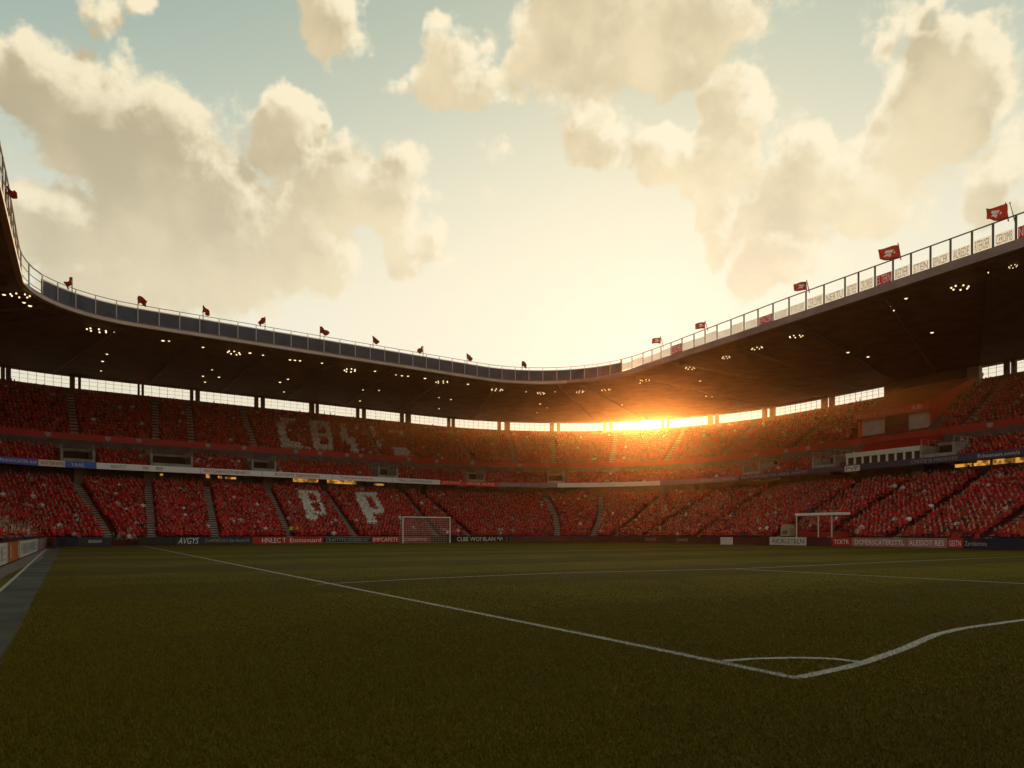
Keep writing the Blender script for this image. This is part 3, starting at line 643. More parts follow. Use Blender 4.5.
# flying flags with emblems on the side roof
fl_lab = ['smallest red flag at the low end of the white bannered balustrade', 'small red flag, second along the balustrade from its low end', 'mid sized red flag in the middle of the balustrade', 'red flag with white crest, second from the thin mast', 'largest red flag with white crest right beside the thin mast']
for i, (px, py, wd) in enumerate([(659, 341, 9), (703, 326, 10), (803, 287, 13), (891, 254, 20), (998, 214, 21)]):
    a = tl(px+wd*.5); p, t, n = LPp.frame(a); sc_ = p[1]/F; w = wd*sc_*1.0; h = w*.72; zc = zat(p, py)
    r = thing('roof_flag', v3(p, zr(a)), fl_lab[i], 'flag', 'red flags flying over the side stand roof')
    mb = MB(); mb.tube([v3(p, zr(a)-.3), v3(p-np.array([.3, 0])*sc_*10, zc+h*.75)], .045, 6); mb.build('pole', M['steel'], r)
    rows = []; X = np.array([1., 0])
    for j in range(6):
        k = j/5; row = []
        for l in range(9):
            u = l/8; wob = .12*w*math.sin(u*6+k*1.5+i)
            q = p-X*w*u+np.array([0, wob])-X*.25*sc_*10
            row.append(v3(q, zc+h*(.62-k*(1-.25*u))-.28*h*u))
        rows.append(row)
    mb = MB(); mb.grid(rows); fo = mb.build('cloth', M['flag'], r, smooth=True)
    mb = MB(); R_ = np.array(rows)
    def cl(u, k):
        a_, b_ = u*8, k*5; i0, j0 = min(int(a_), 7), min(int(b_), 4); fa, fb = a_-i0, b_-j0
        return R_[j0][i0]*(1-fa)*(1-fb)+R_[j0][i0+1]*fa*(1-fb)+R_[j0+1][i0]*(1-fa)*fb+R_[j0+1][i0+1]*fa*fb-np.array([0, .03, 0])
    for poly in ([(.3, .3), (.62, .22), (.66, .4), (.5, .5), (.34, .48)], [(.36, .55), (.6, .52), (.72, .75), (.56, .66), (.4, .78)], [(.26, .4), (.3, .62), (.22, .55)]):
        mb.add([cl(*q) for q in poly], [tuple(range(len(poly)))])
    mb.build('emblem', M['ink_white'], fo)
a = tl(1015); p = LPp.at(a); r = thing('mast', v3(p, zr(a)), 'thin leaning whip mast beside the largest red flag', 'mast')
top_ = v3(p-np.array([.4, 0]), zat(p, 203)); mb = MB(); mb.tube([v3(p, zr(a)-.5), top_], [.04, .02], 6); mb.build('rod', M['steel'], r)
mb = MB(); mb.ball(top_, .07); mb.build('tip', M['tan'], r)

# ------------------------------------------------------------------ lamps under the roof
lp = thing('lamp_cluster', (0, 0, 0), 'ring cluster of small lit bulbs hanging under the roof soffit', 'roof lamp', 'bulb clusters under the roof')
mb = MB(); N_ = 14; R_ = .95
mb.tube([(R_*math.cos(u), R_*math.sin(u)*.7, -.25) for u in np.linspace(0, 2*math.pi, N_+1)], .05, 5)
for u in (0, 2.1, 4.2): mb.tube([(R_*math.cos(u), R_*.7*math.sin(u), -.25), (0, 0, 0)], .03, 4)
mb.build('hanger', M['steel'], lp)
for k in range(7):
    u = k*2*math.pi/7+.3; mb = MB(); mb.ball((R_*math.cos(u), R_*.7*math.sin(u), -.38), .095, nu=6, nv=4); mb.build('bulb', M['bulb'], lp)
clusters = [(20, 292, 1), (97, 327, 1.15), (234, 350, 1.1), (350, 367.5, 1.2), (442, 379.6, 1.1), (497, 387.5, 1.1), (541, 391.5, .9), (580, 390, .95), (606, 388, .9), (645, 378.5, .8), (690, 366, .9), (726, 355.5, .8), (757, 346, .85), (796, 334, .85), (960, 284, 1.0), (1013, 264.5, .5)]
dl = thing('downlight', (0, 0, 0), 'small round lit downlight set under the roof soffit', 'downlight', 'downlights scattered under the roof')
mb = MB(); mb.tube([(0, 0, .05), (0, 0, -.16)], .26, 10); mb.build('housing', M['steel'], dl)
mb = MB(); mb.ball((0, 0, -.17), (.17, .17, .08), nu=8, nv=4); mb.build('bulb', M['bulb'], dl)
downs = [(4, 293), (24, 301), (30, 304), (56, 315), (115, 331), (163, 339), (169, 340), (107, 353), (102.6, 360), (101, 370), (203, 346), (212, 369), (203, 375), (219, 376), (205, 381), (250, 351.5), (263, 354), (290, 358.5), (295, 359), (300, 359.5), (322, 362),
         (288, 378), (280, 381), (284, 391), (375, 370), (396, 374), (402, 374.5), (408, 375), (425, 377), (468, 383), (363, 389), (379, 389.5), (360, 400), (439, 397), (451, 398.6), (439, 408), (526, 391), (555, 391), (540, 403), (547, 407), (537, 412), (622, 404), (706, 395), (712, 396),
         (889, 305), (893, 309), (932, 331), (848, 351), (868, 355.5), (640, 382), (700, 380), (906, 297), (990, 270)]
def put(proto, first, pos, s=1., rz=0.):
    o = proto if first else copy_tree(proto); o.location = pos; o.scale = (s, s, s); o.rotation_euler.z = rz; return o
for i, (x, y, s) in enumerate(clusters):
    q = on_roof(x, y); put(lp, i == 0, q, s*.88, i*.7)
for i, (x, y) in enumerate(downs):
    q = on_roof(x, y); o = put(dl, i == 0, q, .7+.45*random.random(), 0)
# small hanging signs under the roof
for i, (x, y) in enumerate([(140, 374), (314, 396), (404, 406)]):
    q = on_roof(x, y); r = thing('hanging_sign', q, ['small brown sign hanging under the roof over the big doorway', 'small brown sign hanging under the roof above the letter O', 'small brown sign hanging under the roof beside the orange glow'][i], 'sign', 'small signs under the roof')
    mb = MB(); mb.box((q.x-.6, q.y, q.z-.75), (1.2, 0, 0), (0, .06, 0), (0, 0, .5)); mb.build('panel', M['pink'], r)
    mb = MB(); mb.bar((q.x-.4, q.y, q.z), (q.x-.4, q.y, q.z-.3), .03); mb.bar((q.x+.4, q.y, q.z), (q.x+.4, q.y, q.z-.3), .03); mb.build('bracket', M['steel'], r)

# ------------------------------------------------------------------ ground, pitch, markings
def sheet(name, pts, z, mt, th=None):
    mb = MB(); mb.add([v3(p, z) for p in pts], [tuple(range(len(pts)))]); o = mb.build(name, mt); o['kind'] = 'structure'; return o
sheet('ground', [(-260, -200), (260, -200), (260, 320), (-260, 320)], -.03, M['asphalt'])
def turf():
    m = bpy.data.materials.new('mown turf'); m.use_nodes = True; nt = m.node_tree; b = nt.nodes['Principled BSDF']; N = nt.nodes.new; Lk = nt.links.new
    tc = N('ShaderNodeTexCoord'); mp = N('ShaderNodeMapping'); mp.inputs['Rotation'].default_value = (0, 0, -TH); Lk(tc.outputs['Object'], mp.inputs['Vector'])
    sp = N('ShaderNodeSeparateXYZ'); Lk(mp.outputs[0], sp.inputs[0])
    wv = N('ShaderNodeMath'); wv.operation = 'MULTIPLY'; wv.inputs[1].default_value = math.pi/5.5; Lk(sp.outputs['Y'], wv.inputs[0])
    sn = N('ShaderNodeMath'); sn.operation = 'SINE'; Lk(wv.outputs[0], sn.inputs[0])
    st = N('ShaderNodeMapRange'); st.inputs[1].default_value = -.15; st.inputs[2].default_value = .15; st.inputs[3].default_value = .84; st.inputs[4].default_value = 1.2; Lk(sn.outputs[0], st.inputs[0])
    n1 = N('ShaderNodeTexNoise'); n1.inputs['Scale'].default_value = .35; n1.inputs['Detail'].default_value = 8; Lk(tc.outputs['Object'], n1.inputs['Vector'])
    n2 = N('ShaderNodeTexNoise'); n2.inputs['Scale'].default_value = 28; n2.inputs['Detail'].default_value = 5; Lk(tc.outputs['Object'], n2.inputs['Vector'])
    r = N('ShaderNodeValToRGB'); r.color_ramp.elements[0].position = .3; r.color_ramp.elements[1].position = .72
    r.color_ramp.elements[0].color = (.076, .058, .002, 1); r.color_ramp.elements[1].color = (.124, .092, .003, 1); Lk(n1.outputs['Fac'], r.inputs['Fac'])
    q = N('ShaderNodeMapRange'); q.inputs[3].default_value = .55; q.inputs[4].default_value = 1.45; Lk(n2.outputs['Fac'], q.inputs[0])
    mu = N('ShaderNodeMath'); mu.operation = 'MULTIPLY'; Lk(st.outputs[0], mu.inputs[0]); Lk(q.outputs[0], mu.inputs[1])
    vm = N('ShaderNodeVectorMath'); vm.operation = 'SCALE'; Lk(r.outputs['Color'], vm.inputs[0]); Lk(mu.outputs[0], vm.inputs['Scale'])
    Lk(vm.outputs[0], b.inputs['Base Color']); b.inputs['Roughness'].default_value = .9; b.inputs['Specular IOR Level'].default_value = .15
    bp = N('ShaderNodeBump'); bp.inputs['Strength'].default_value = .6; bp.inputs['Distance'].default_value = .03; Lk(n2.outputs['Fac'], bp.inputs['Height']); Lk(bp.outputs[0], b.inputs['Normal'])
    return m
inner = C(-.6)
sheet('pitch', list(inner[::2])+[np.array([45., -45.]), np.array([0, -25.])], 0., turf())
def ext(p, q, k): return p+(q-p)*k
eA, eB = gpt(0, 660), gpt(62, 545.5); wA, wB = gpt(0, 592), gpt(46, 549)
sheet('walkway', [ext(eA, eB, -.2), eB, wB, ext(wA, wB, -.35)], .004, M['walk'])
hp = lambda v: uvp(UL+.3, v)
sheet('apron', [hp(10), hp(86), hp(86)+D2*.25, hp(60)+D2*.6, hp(44)+D2*1.0, hp(36)+D2*.75, hp(10)+D2*.6], .006, M['apron'])
def line_mesh(pix, w, z=.008, n=6):
    pts = [gpt(*p) for p in pix]; out = []
    for a, b in zip(pts, pts[1:]): out += [a+(b-a)*k/n for k in range(n)]
    out.append(pts[-1]); out = np.array(out)
    for _ in range(2 if len(pix) > 2 else 0): out[1:-1] = (out[:-2]+2*out[1:-1]+out[2:])/4
    d = np.gradient(out, axis=0); d /= np.linalg.norm(d, axis=1)[:, None]; nn = np.c_[-d[:, 1], d[:, 0]]
    w = np.interp(np.linspace(0, 1, len(out)), np.linspace(0, 1, len(w)), w)[:, None] if hasattr(w, '__len__') else w
    return out, out+nn*w/2, out-nn*w/2, z
LINES = [line_mesh([(140, 545.3), (400, 598), (600, 638), (797, 679)], .12, .008), line_mesh([(800, 678.3), (855, 666.5), (903, 650), (935, 635.5), (962, 629), (1024, 620.5), (1100, 611)], .12, .012),
         line_mesh([(725, 662.2), (755, 659.9), (797, 659), (835, 660), (864, 664)], .09, .016), line_mesh([(318, 584.4), (430, 578.5), (560, 573), (740, 569), (870, 563), (1024, 556.5)], .13, .008),
         line_mesh([(735, 569.2), (850, 575), (1024, 584), (1100, 588)], .13, .012)]
for c, l, r_, z in LINES:
    mb = MB(); mb.grid([lift(l, z), lift(r_, z)]); o = mb.build('pitch_line', M['whiteline']); o['kind'] = 'structure'
c, l, r_, z = line_mesh([(-20, 604.5), (0, 591.5), (46, 549.2)], .09, .012)
mb = MB(); mb.grid([lift(l, z), lift(r_, z)]); o = mb.build('walkway_line', M['whiteline']); o['kind'] = 'structure'
# grass blades near the camera
nb_ = 640000
Yb = 3.5+44*rng.beta(1., 4.2, nb_); Xb = (rng.random(nb_)*2-1)*(Yb*.80+.6); P_ = np.c_[Xb, Yb]
u_ = (P_-eA)@np.array([-(eB-eA)[1], (eB-eA)[0]])/np.linalg.norm(eB-eA)
P_ = P_[u_ < -.03]; nb_ = len(P_)
tint = np.array([.112, .086, .003])*(1.+.25*rng.random((nb_, 1)))+rng.random((nb_, 1))*np.array([.012, .006, .0])
dmin = np.full(nb_, 9.)
for c, l, r_, z in LINES[:3]:
    for a, b in zip(c[:-1], c[1:]):
        ab = b-a; k = np.clip(((P_-a)@ab)/(ab@ab), 0, 1); dmin = np.minimum(dmin, np.linalg.norm(P_-a-k[:, None]*ab, axis=1))
tint = np.where((dmin < .058)[:, None] & (rng.random((nb_, 1)) < .85), np.array([.46, .43, .37]), tint)
ang = rng.random(nb_)*math.pi; hb = (.016+.016*rng.random(nb_))*np.clip((48-Yb[u_ < -.03])/40, .2, 1); wb = (.0024+.0009*P_[:, 1]**.7*.8)
ax = np.c_[np.cos(ang), np.sin(ang)]*wb[:, None]; lean = rng.normal(0, .012, (nb_, 2))
V = np.zeros((nb_, 3, 3)); V[:, 0, :2] = P_-ax; V[:, 1, :2] = P_+ax; V[:, 2, :2] = P_+lean; V[:, 2, 2] = hb
def big_mesh(name, V, faces_per, tint, mt):   # V (n, k, 3); faces_per list of index tuples; tint (n, k, 3)
    n, k, _ = V.shape; me = bpy.data.meshes.new(name); me.vertices.add(n*k); me.vertices.foreach_set('co', V.astype(np.float32).ravel())
    sizes = np.array([len(f) for f in faces_per]); flat = np.concatenate([np.array(f) for f in faces_per])
    idx = (flat[None, :]+np.arange(n)[:, None]*k).ravel(); tot = np.tile(sizes, n); st = np.r_[0, np.cumsum(tot)[:-1]]
    me.loops.add(len(idx)); me.polygons.add(len(tot)); me.loops.foreach_set('vertex_index', idx.astype(np.int32))
    me.polygons.foreach_set('loop_start', st.astype(np.int32)); me.polygons.foreach_set('loop_total', tot.astype(np.int32))
    me.update(calc_edges=True)
    at = me.attributes.new('tint', 'FLOAT_COLOR', 'POINT'); at.data.foreach_set('color', np.concatenate([tint, np.ones((n, k, 1))], 2).astype(np.float32).ravel())
    me.materials.append(mt); o = bpy.data.objects.new(name, me); COL.objects.link(o); return o
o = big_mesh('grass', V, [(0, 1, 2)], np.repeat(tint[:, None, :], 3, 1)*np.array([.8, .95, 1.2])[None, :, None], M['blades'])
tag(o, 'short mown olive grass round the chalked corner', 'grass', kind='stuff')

# ------------------------------------------------------------------ spectators
# letter masks in the crowd: (glyph rows top to bottom)
GL = {'B': ['#####', '##..#', '##..#', '##..#', '####.', '##..#', '##..#', '##..#', '#####', '##...', '##...'], 'P': ['#####', '##..#', '##..#', '##..#', '##..#', '##..#', '#####', '##...', '##...', '##...'],
      'C': ['.####.', '.##...', '##....', '##....', '##....', '##....', '##....', '##....', '##....', '#####.', '######'],
      'O': ['#####', '##.##', '##..#', '##..#', '##..#', '#####', '##..#', '##..#', '##..#', '#####', '#####'], 'F': ['##...', '##...', '##...', '##...', '##.#.', '####.', '.###.', '..##.', '..##.', '..##.'],
      'I': ['##.', '##.', '##.', '##.', '.##', '.##', '.##', '.##'], 'D': ['####', '....', '....', '....', '....', '....', '####', '####']}
LETTERS = []   # tier, glyph, tau0, tau1, s0, s1 (front, back)
def add_letter(tier, g, x0, x1, s0, s1):
    pth = CP((s0+s1)/2); LETTERS.append((tier, g, tau_px(pth, x0), tau_px(pth, x1), s0, s1))
add_letter('lower', 'B', 303, 323, 5.2, 18.2); add_letter('lower', 'P', 361, 382, 4.8, 17.6)
add_letter('upper', 'C', 279, 301, 25., 33.6); add_letter('upper', 'O', 311, 331, 25., 33.6); add_letter('upper', 'F', 342, 357, 25., 33.6); add_letter('upper', 'I', 371, 380, 25., 33.6); add_letter('upper', 'D', 391, 406, 25.4, 32.8)
def in_letter(tier, tau, s):
    for t, g, t0, t1, s0, s1 in LETTERS:
        if t == tier and t0 <= tau <= t1 and s0 <= s <= s1:
            G = GL[g]; r = int((s1-s)/(s1-s0+1e-6)*len(G)); c = int((tau-t0)/(t1-t0+1e-6)*len(G[0])); return G[min(r, len(G)-1)][min(c, len(G[0])-1)] == '#'
    return False
seats = []   # pos xyz, heading, tier, tau, s, white
for tier, (ss, zf) in TIERS.items():
    for s in ss:
        sc0 = s+.45; pth = CP(sc0); L_ = pth.cum[-1]; aa = np.arange(.3, L_, .52)
        pos = pth.at(aa); x, y = proj(np.c_[pos, np.full(len(aa), zf(s)+1)])
        okk = (pos[:, 1] > 8) & (x > -130) & (x < 1160)
        taus = pth.tau_at(aa); wd = .52*NT/L_
        for a, p, ta in zip(aa[okk], pos[okk], taus[okk]):
            loc = (pth.arc(min(ta+.5, NT-1))-pth.arc(max(ta-.5, 0)))
            if any(abs(ta-a_tau(A, sc0))*loc < .72 for A in AISLE[tier]): continue
            if tier == 'middle' and (any(abs(ta-t)*loc < w/2+.45 for t, w in VOM) or T_GAL[0]-.6 < ta < T_GAL[1]+.6): continue
            if tier == 'upper' and T_BOX[0]-.4 < ta < T_BOX[1]+1.6: continue
            if tier == 'lower' and s < 2. and np.hypot(*(p-(q0+q1)/2)) < 3.2: continue
            _, t_, n_ = pth.frame(a)
            seats.append((p[0], p[1], zf(s), math.atan2(-n_[1], -n_[0])-math.pi/2, tier, ta, s, in_letter(tier, ta, s)))
occ = {'lower': .96, 'middle': .93, 'upper': .9}
people, empty_seats = [], []
for q in seats:
    (people if q[7] or random.random() < occ[q[4]] else empty_seats).append(q)
REDS = np.array([[.56, .008, .016], [.44, .006, .012], [.64, .016, .018], [.3, .005, .01], [.56, .016, .04]])
SKIN = np.array([[.52, .32, .22], [.44, .26, .17], [.3, .16, .1], [.15, .075, .045]])
HAIR = np.array([[.02, .014, .01], [.06, .035, .018], [.2, .13, .06], [.01, .009, .009], [.25, .22, .2]])
OTHER = np.array([[.62, .58, .54], [.7, .68, .66], [.03, .03, .035], [.05, .06, .12], [.4, .3, .28], [.5, .1, .1]])
def shirt(white):
    if white: return np.array([.72, .7, .66])*(.85+.2*random.random())
    return (REDS[rng.integers(5)] if rng.random() < .945 else OTHER[rng.integers(6)])*(.75+.5*rng.random())
# simple seated figure: rings of one continuous body facing +Y
rings = [(.40, .19, .15, .0, 3), (.62, .165, .115, .0, 0), (.85, .215, .125, .0, 0), (.97, .19, .10, .0, 0), (1.02, .06, .06, .0, 1), (1.09, .075, .09, .015, 1), (1.18, .088, .105, .015, 1), (1.25, .075, .09, .0, 2), (1.285, .03, .035, .0, 2)]
bv, bg = [], []
for z, w, d, y, gidx in rings:
    for k in range(6):
        a = k*math.pi/3+math.pi/6; bv.append((w*math.cos(a), d*math.sin(a)+y, z)); bg.append(2 if gidx == 1 and z > 1.05 and math.sin(a) < -.3 else gidx)
bf = [(i*6+k, i*6+(k+1) % 6, (i+1)*6+(k+1) % 6, (i+1)*6+k) for i in range(len(rings)-1) for k in range(6)]+[tuple((len(rings)-1)*6+k for k in range(6))]
o0 = len(bv)
for y, z0, z1 in ((.0, .36, .56), (.42, .38, .54), (.46, .02, .5)):   # thighs and shins
    bv += [(-.19, y, z0), (.19, y, z0), (.19, y, z1), (-.19, y, z1)]; bg += [3]*4
for i in range(2): bf += [(o0+i*4+k, o0+i*4+(k+1) % 4, o0+i*4+4+(k+1) % 4, o0+i*4+4+k) for k in range(4)]
for sx in (-1, 1):                          # arms
    o1 = len(bv); arm = [(.21, .0, .93, .05), (.26, .10, .68, .045), (.12, .36, .62, .04)]
    for x, y, z, r in arm: bv += [(sx*(x-r), y, z+r*.6), (sx*(x+r), y+r*.5, z), (sx*x, y-r*.5, z-r)]; bg += [0 if z > .65 else 1]*3
    for i in range(2): bf += [(o1+i*3+k, o1+i*3+(k+1) % 3, o1+i*3+3+(k+1) % 3, o1+i*3+3+k) for k in range(3)]
bv = np.array(bv); bg = np.array(bg)
# the 300 nearest in the frame are objects of their own
def size_in_view(q):
    x, y = proj(np.array([q[0], q[1], q[2]+.9]))
    return q[1] if (2 < x < 1022) else 1e6
people.sort(key=size_in_view)
solo, rest = people[:300], people[300:]
n = len(rest); yaw = np.array([q[3] for q in rest])+rng.normal(0, .25, n); scl = .92+.16*rng.random(n); P3 = np.array([[q[0], q[1], q[2]] for q in rest])
P3[:, :2] += rng.normal(0, .06, (n, 2)); stand_up = (rng.random(n) < .1)*.22
ca, sa = np.cos(yaw), np.sin(yaw); B = bv[None]*scl[:, None, None]; B = B*np.array([1.08, 1, 1])
V = np.stack([B[..., 0]*ca[:, None]-B[..., 1]*sa[:, None]+P3[:, :1], B[..., 0]*sa[:, None]+B[..., 1]*ca[:, None]+P3[:, 1:2], B[..., 2]*(1+stand_up[:, None])+P3[:, 2:]], -1)
cols = np.stack([np.array([shirt(q[7]) for q in rest]), SKIN[rng.choice(4, n, p=[.4, .3, .18, .12])]*(.65+.3*rng.random((n, 1))), HAIR[rng.integers(0, 5, n)], np.array([.10, .018, .02])*(.4+1.4*rng.random((n, 1)))], 1)
for i, q in enumerate(rest):
    if q[7]: cols[i, 2] = cols[i, 3] = cols[i, 0]
    elif rng.random() < (.7 if q[4] == 'upper' else .35): cols[i, 2] = shirt(False)
T = cols[:, bg, :]
# white cards held up by the spectators who spell the letters
cq = [q for q in rest if q[7]]; k_ = len(cq); cw_, ch_ = .27, .30
cb = np.array([(-cw_, .30, .78), (cw_, .30, .78), (cw_, .12, 1.22), (-cw_, .12, 1.22), (-cw_, .28, .77), (cw_, .28, .77), (cw_, .10, 1.21), (-cw_, .10, 1.21)])
cyw = np.array([q[3] for q in cq])+rng.normal(0, .12, k_); cc, cs = np.cos(cyw)[:, None], np.sin(cyw)[:, None]; cp = np.array([[q[0], q[1], q[2]] for q in cq])+rng.normal(0, .04, (k_, 3))
VC = np.stack([cb[None, :, 0]*cc-cb[None, :, 1]*cs+cp[:, :1], cb[None, :, 0]*cs+cb[None, :, 1]*cc+cp[:, 1:2], cb[None, :, 2]+cp[:, 2:]], -1)
tc_ = np.array([.86, .84, .78])*(.8+.25*rng.random((k_, 1)))
print('cards', k_)
o = big_mesh('card_mosaic', VC, [(0, 1, 2, 3), (7, 6, 5, 4), (0, 4, 5, 1), (1, 5, 6, 2), (2, 6, 7, 3), (3, 7, 4, 0)], np.repeat(tc_[:, None, :], 8, 1), M['crowd']); tag(o, 'white cards held up by the crowd to spell big letters in the end stand', 'cards', kind='stuff')
o = big_mesh('crowd', V, bf, T, M['crowd']); tag(o, 'dense seated crowd mostly in red filling all three tiers of the bowl', 'crowd', kind='stuff')

# near spectators: one skinned body per pose
def skin_body(name, pts, edges, rad, root=0, sub=1):
    me = bpy.data.meshes.new(name); me.from_pydata(pts, edges, []); o = bpy.data.objects.new(name, me); COL.objects.link(o)
    sk = o.modifiers.new('s', 'SKIN'); sk.use_smooth_shade = True; su = o.modifiers.new('u', 'SUBSURF'); su.levels = sub; su.render_levels = sub
    for i, r in enumerate(rad):
        v = me.skin_vertices[0].data[i]; v.radius = r if hasattr(r, '__len__') else (r, r); v.use_root = i == root
    bpy.context.view_layer.update()
    m2 = bpy.data.meshes.new_from_object(o.evaluated_get(bpy.context.evaluated_depsgraph_get())); bpy.data.objects.remove(o); m2.name = name; return m2
def body(pose):
    if pose == 'stand': hip, knee, foot, z = (.10, 0, .92), (.11, .03, .5), (.12, 0, .07), .92
    else: hip, knee, foot, z = (.10, 0, .5), (.13, .44, .52), (.13, .46, .07), .5
    P = [(0, 0, z), (0, -.01, z+.22), (0, 0, z+.42), (0, .0, z+.54), (0, .015, z+.64), (0, .02, z+.76)]; R = [(.16, .12), (.14, .11), (.17, .12), (.065, .065), (.085, .095), (.075, .085)]
    E = [(0, 1), (1, 2), (2, 3), (3, 4), (4, 5)]
    for sx in (-1, 1):
        i = len(P); P += [(sx*hip[0], hip[1], hip[2]-.02), (sx*knee[0], knee[1], knee[2]), (sx*foot[0], foot[1], foot[2]), (sx*foot[0], foot[1]+.16, .045)]; R += [.085, .06, .045, (.045, .035)]; E += [(0, i), (i, i+1), (i+1, i+2), (i+2, i+3)]
        if pose == 'raised': arm = [(.20, 0, z+.46), (.30, .06, z+.66), (.22, .1, z+.92), (.2, .11, z+1.02)]
        elif pose == 'clap': arm = [(.20, 0, z+.44), (.27, .16, z+.25), (.06, .36, z+.38), (.02, .42, z+.43)]
        elif pose == 'stand': arm = [(.20, 0, z+.44), (.26, .0, z+.16), (.25, .1, z-.08), (.24, .13, z-.17)]
        else: arm = [(.20, 0, z+.44), (.25, .06, z+.18), (.14, .3, z+.13), (.1, .38, z+.12)]
        i = len(P); P += [(sx*x, y, zz) for x, y, zz in arm]; R += [.06, .045, .035, .04]; E += [(2, i), (i, i+1), (i+1, i+2), (i+2, i+3)]
    m = skin_body('person_'+pose, P, E, R)
    co = np.array([tuple(v.co) for v in m.vertices]); m.materials.clear()
    for k in range(4): m.materials.append(None)
    hand = np.array([P[len(P)-1], P[len(P)-9+0]]) if False else None
    for p in m.polygons:
        c = co[list(p.vertices)].mean(0); k = 0
        if c[2] > z+.54 and abs(c[0]) < .12 and c[2] < z+.95 and abs(c[1]) < .14: k = 1 if (c[2] < z+.73 and (c[1] > -.02 or c[2] < z+.6)) else 2
        elif c[2] < z-.02 or (pose != 'stand' and c[1] > .12 and c[2] < z+.09) or (c[2] < z+.03 and abs(c[0]) < .2 and pose == 'stand'): k = 3
        if pose == 'raised' and c[2] > z+.9: k = 1
        if pose == 'clap' and c[1] > .3 and c[2] > z+.3: k = 1
        if pose == 'sit' and c[1] > .3 and c[2] > z+.09: k = 1
        if pose == 'stand' and abs(c[0]) > .2 and c[2] < z-.05: k = 1
        p.material_index = k
    return m
POSE = {k: body(k) for k in ('sit', 'clap', 'raised', 'stand')}
def pm(nm, c): return mat(nm, c, .85, .15, 9.)
SH = [('bright red', pm('bright red shirt', (.5, .02, .022))), ('red', pm('red shirt', (.4, .02, .02))), ('dark red', pm('dark red shirt', (.22, .012, .016))), ('white', pm('white shirt', (.66, .62, .58))), ('orange red', pm('orange red shirt', (.5, .07, .03))), ('dark', pm('dark jacket', (.03, .03, .035)))]
SK = [pm('fair skin', (.5, .31, .22)), pm('tan skin', (.4, .24, .15)), pm('brown skin', (.18, .09, .055))]
HR = [pm('black hair', (.02, .014, .011)), pm('brown hair', (.06, .035, .02)), pm('fair hair', (.24, .16, .08))]; TR = pm('dark trousers', (.03, .03, .04))
def person(mesh, loc, rz, ms, label, group, s=1.):
    o = bpy.data.objects.new('person', mesh); COL.objects.link(o); o.location = loc; o.rotation_euler = (0, 0, rz); o.scale = (s, s, s)
    for i, q in enumerate(ms): o.material_slots[i].link = 'OBJECT'; o.material_slots[i].material = q
    return tag(o, label, 'person', group)
pd = {'sit': 'seated', 'clap': 'clapping', 'raised': 'cheering'}
for q in solo:
    ps = random.choices(['sit', 'clap', 'raised'], [.66, .24, .1])[0]; nm, ms = random.choices(SH, [.34, .3, .2, .04, .08, .04])[0]
    wh = 'low in the side stand behind the white hoardings' if q[5] < CA else ('low in the end stand' if q[5] < CB else 'low in the stand under the press box')
    person(POSE[ps], (q[0]+random.gauss(0, .04), q[1], q[2]-.02), q[3]+random.gauss(0, .2), [ms, random.choice(SK), random.choice(HR), TR],
           f'{pd[ps]} spectator in {nm} top {wh}', 'spectators seated nearest the grass', .93+.14*random.random())
# standing people by the boards
HV = M['hivis']; NV = pm('navy tracksuit', (.03, .035, .06)); GR = pm('grey tracksuit', (.2, .2, .21))
stn = [(113.5, NV, 'person in navy standing at the end of the first navy board'), (119, GR, 'person in grey standing in the gap between boards, beside the one in navy'), (124.5, SH[2][1], 'person in dark red standing in the middle of the gap between boards'),
       (129, SH[3][1], 'person in white standing in the gap between boards'), (134, GR, 'person in grey standing next to the plain black board')]
for x, m_, lab in stn:
    p, t, n_ = px_on(CP(-.75), x); person(POSE['stand'], v3(p, 0), math.atan2(-n_[1], -n_[0])-math.pi/2+random.gauss(0, .5), [m_, SK[0], HR[0], TR], lab, 'people standing in the gap between boards', .85)
for x, s_, lab in ((291, 1.6, 'steward in a yellow vest at the foot of the stairway before the B'), (297, 2.4, 'steward in a yellow vest one row up beside the stairway foot')):
    p, t, n_ = px_on(CP(s_+.3), x); person(POSE['stand'], v3(p, zl(.8+.8*int((s_-.8)/.8))), math.atan2(-n_[1], -n_[0])-math.pi/2, [HV, SK[1], HR[0], TR], lab, 'stewards in yellow vests', .95)
# empty seats: the nearest hundred of each stand as parts, the rest as one
sm = MB(); sm.box((-.22, -.02, .36), (.44, 0, 0), (0, .4, 0), (0, 0, .06)); sm.box((-.22, -.08, .38), (.44, 0, 0), (0, .05, 0), (0, -.06, .45)); sm.box((-.03, .0, .0), (.06, 0, 0), (0, .3, 0), (0, 0, .36))
SV = np.array(sm.v)
empty_seats.sort(key=size_in_view)
for a, b, root in stands:
    mine = [q for q in empty_seats if a <= q[5] < b or (b == NT-1 and q[5] >= b)]; ms = MB(); proto = None
    for i, q in enumerate(mine):
        c, s_ = math.cos(q[3]), math.sin(q[3])
        if i < 100:
            if proto is None:
                k = MB(); k.v = list(map(tuple, SV)); k.f = sm.f; k.m = sm.m; proto = k.build('seat', M['red_seat']); proto.parent = root; ob = proto
            else: ob = proto.copy(); COL.objects.link(ob); ob.parent = root
            ob.location = Vector((q[0], q[1], q[2]))-root.location; ob.rotation_euler = (0, 0, q[3])
        else:
            W = np.c_[SV[:, 0]*c-SV[:, 1]*s_+q[0], SV[:, 0]*s_+SV[:, 1]*c+q[1], SV[:, 2]+q[2]]; ms.add(W, sm.f)
    if ms.v: ms.build('seat_rows', M['red_seat'], root, kind='stuff')

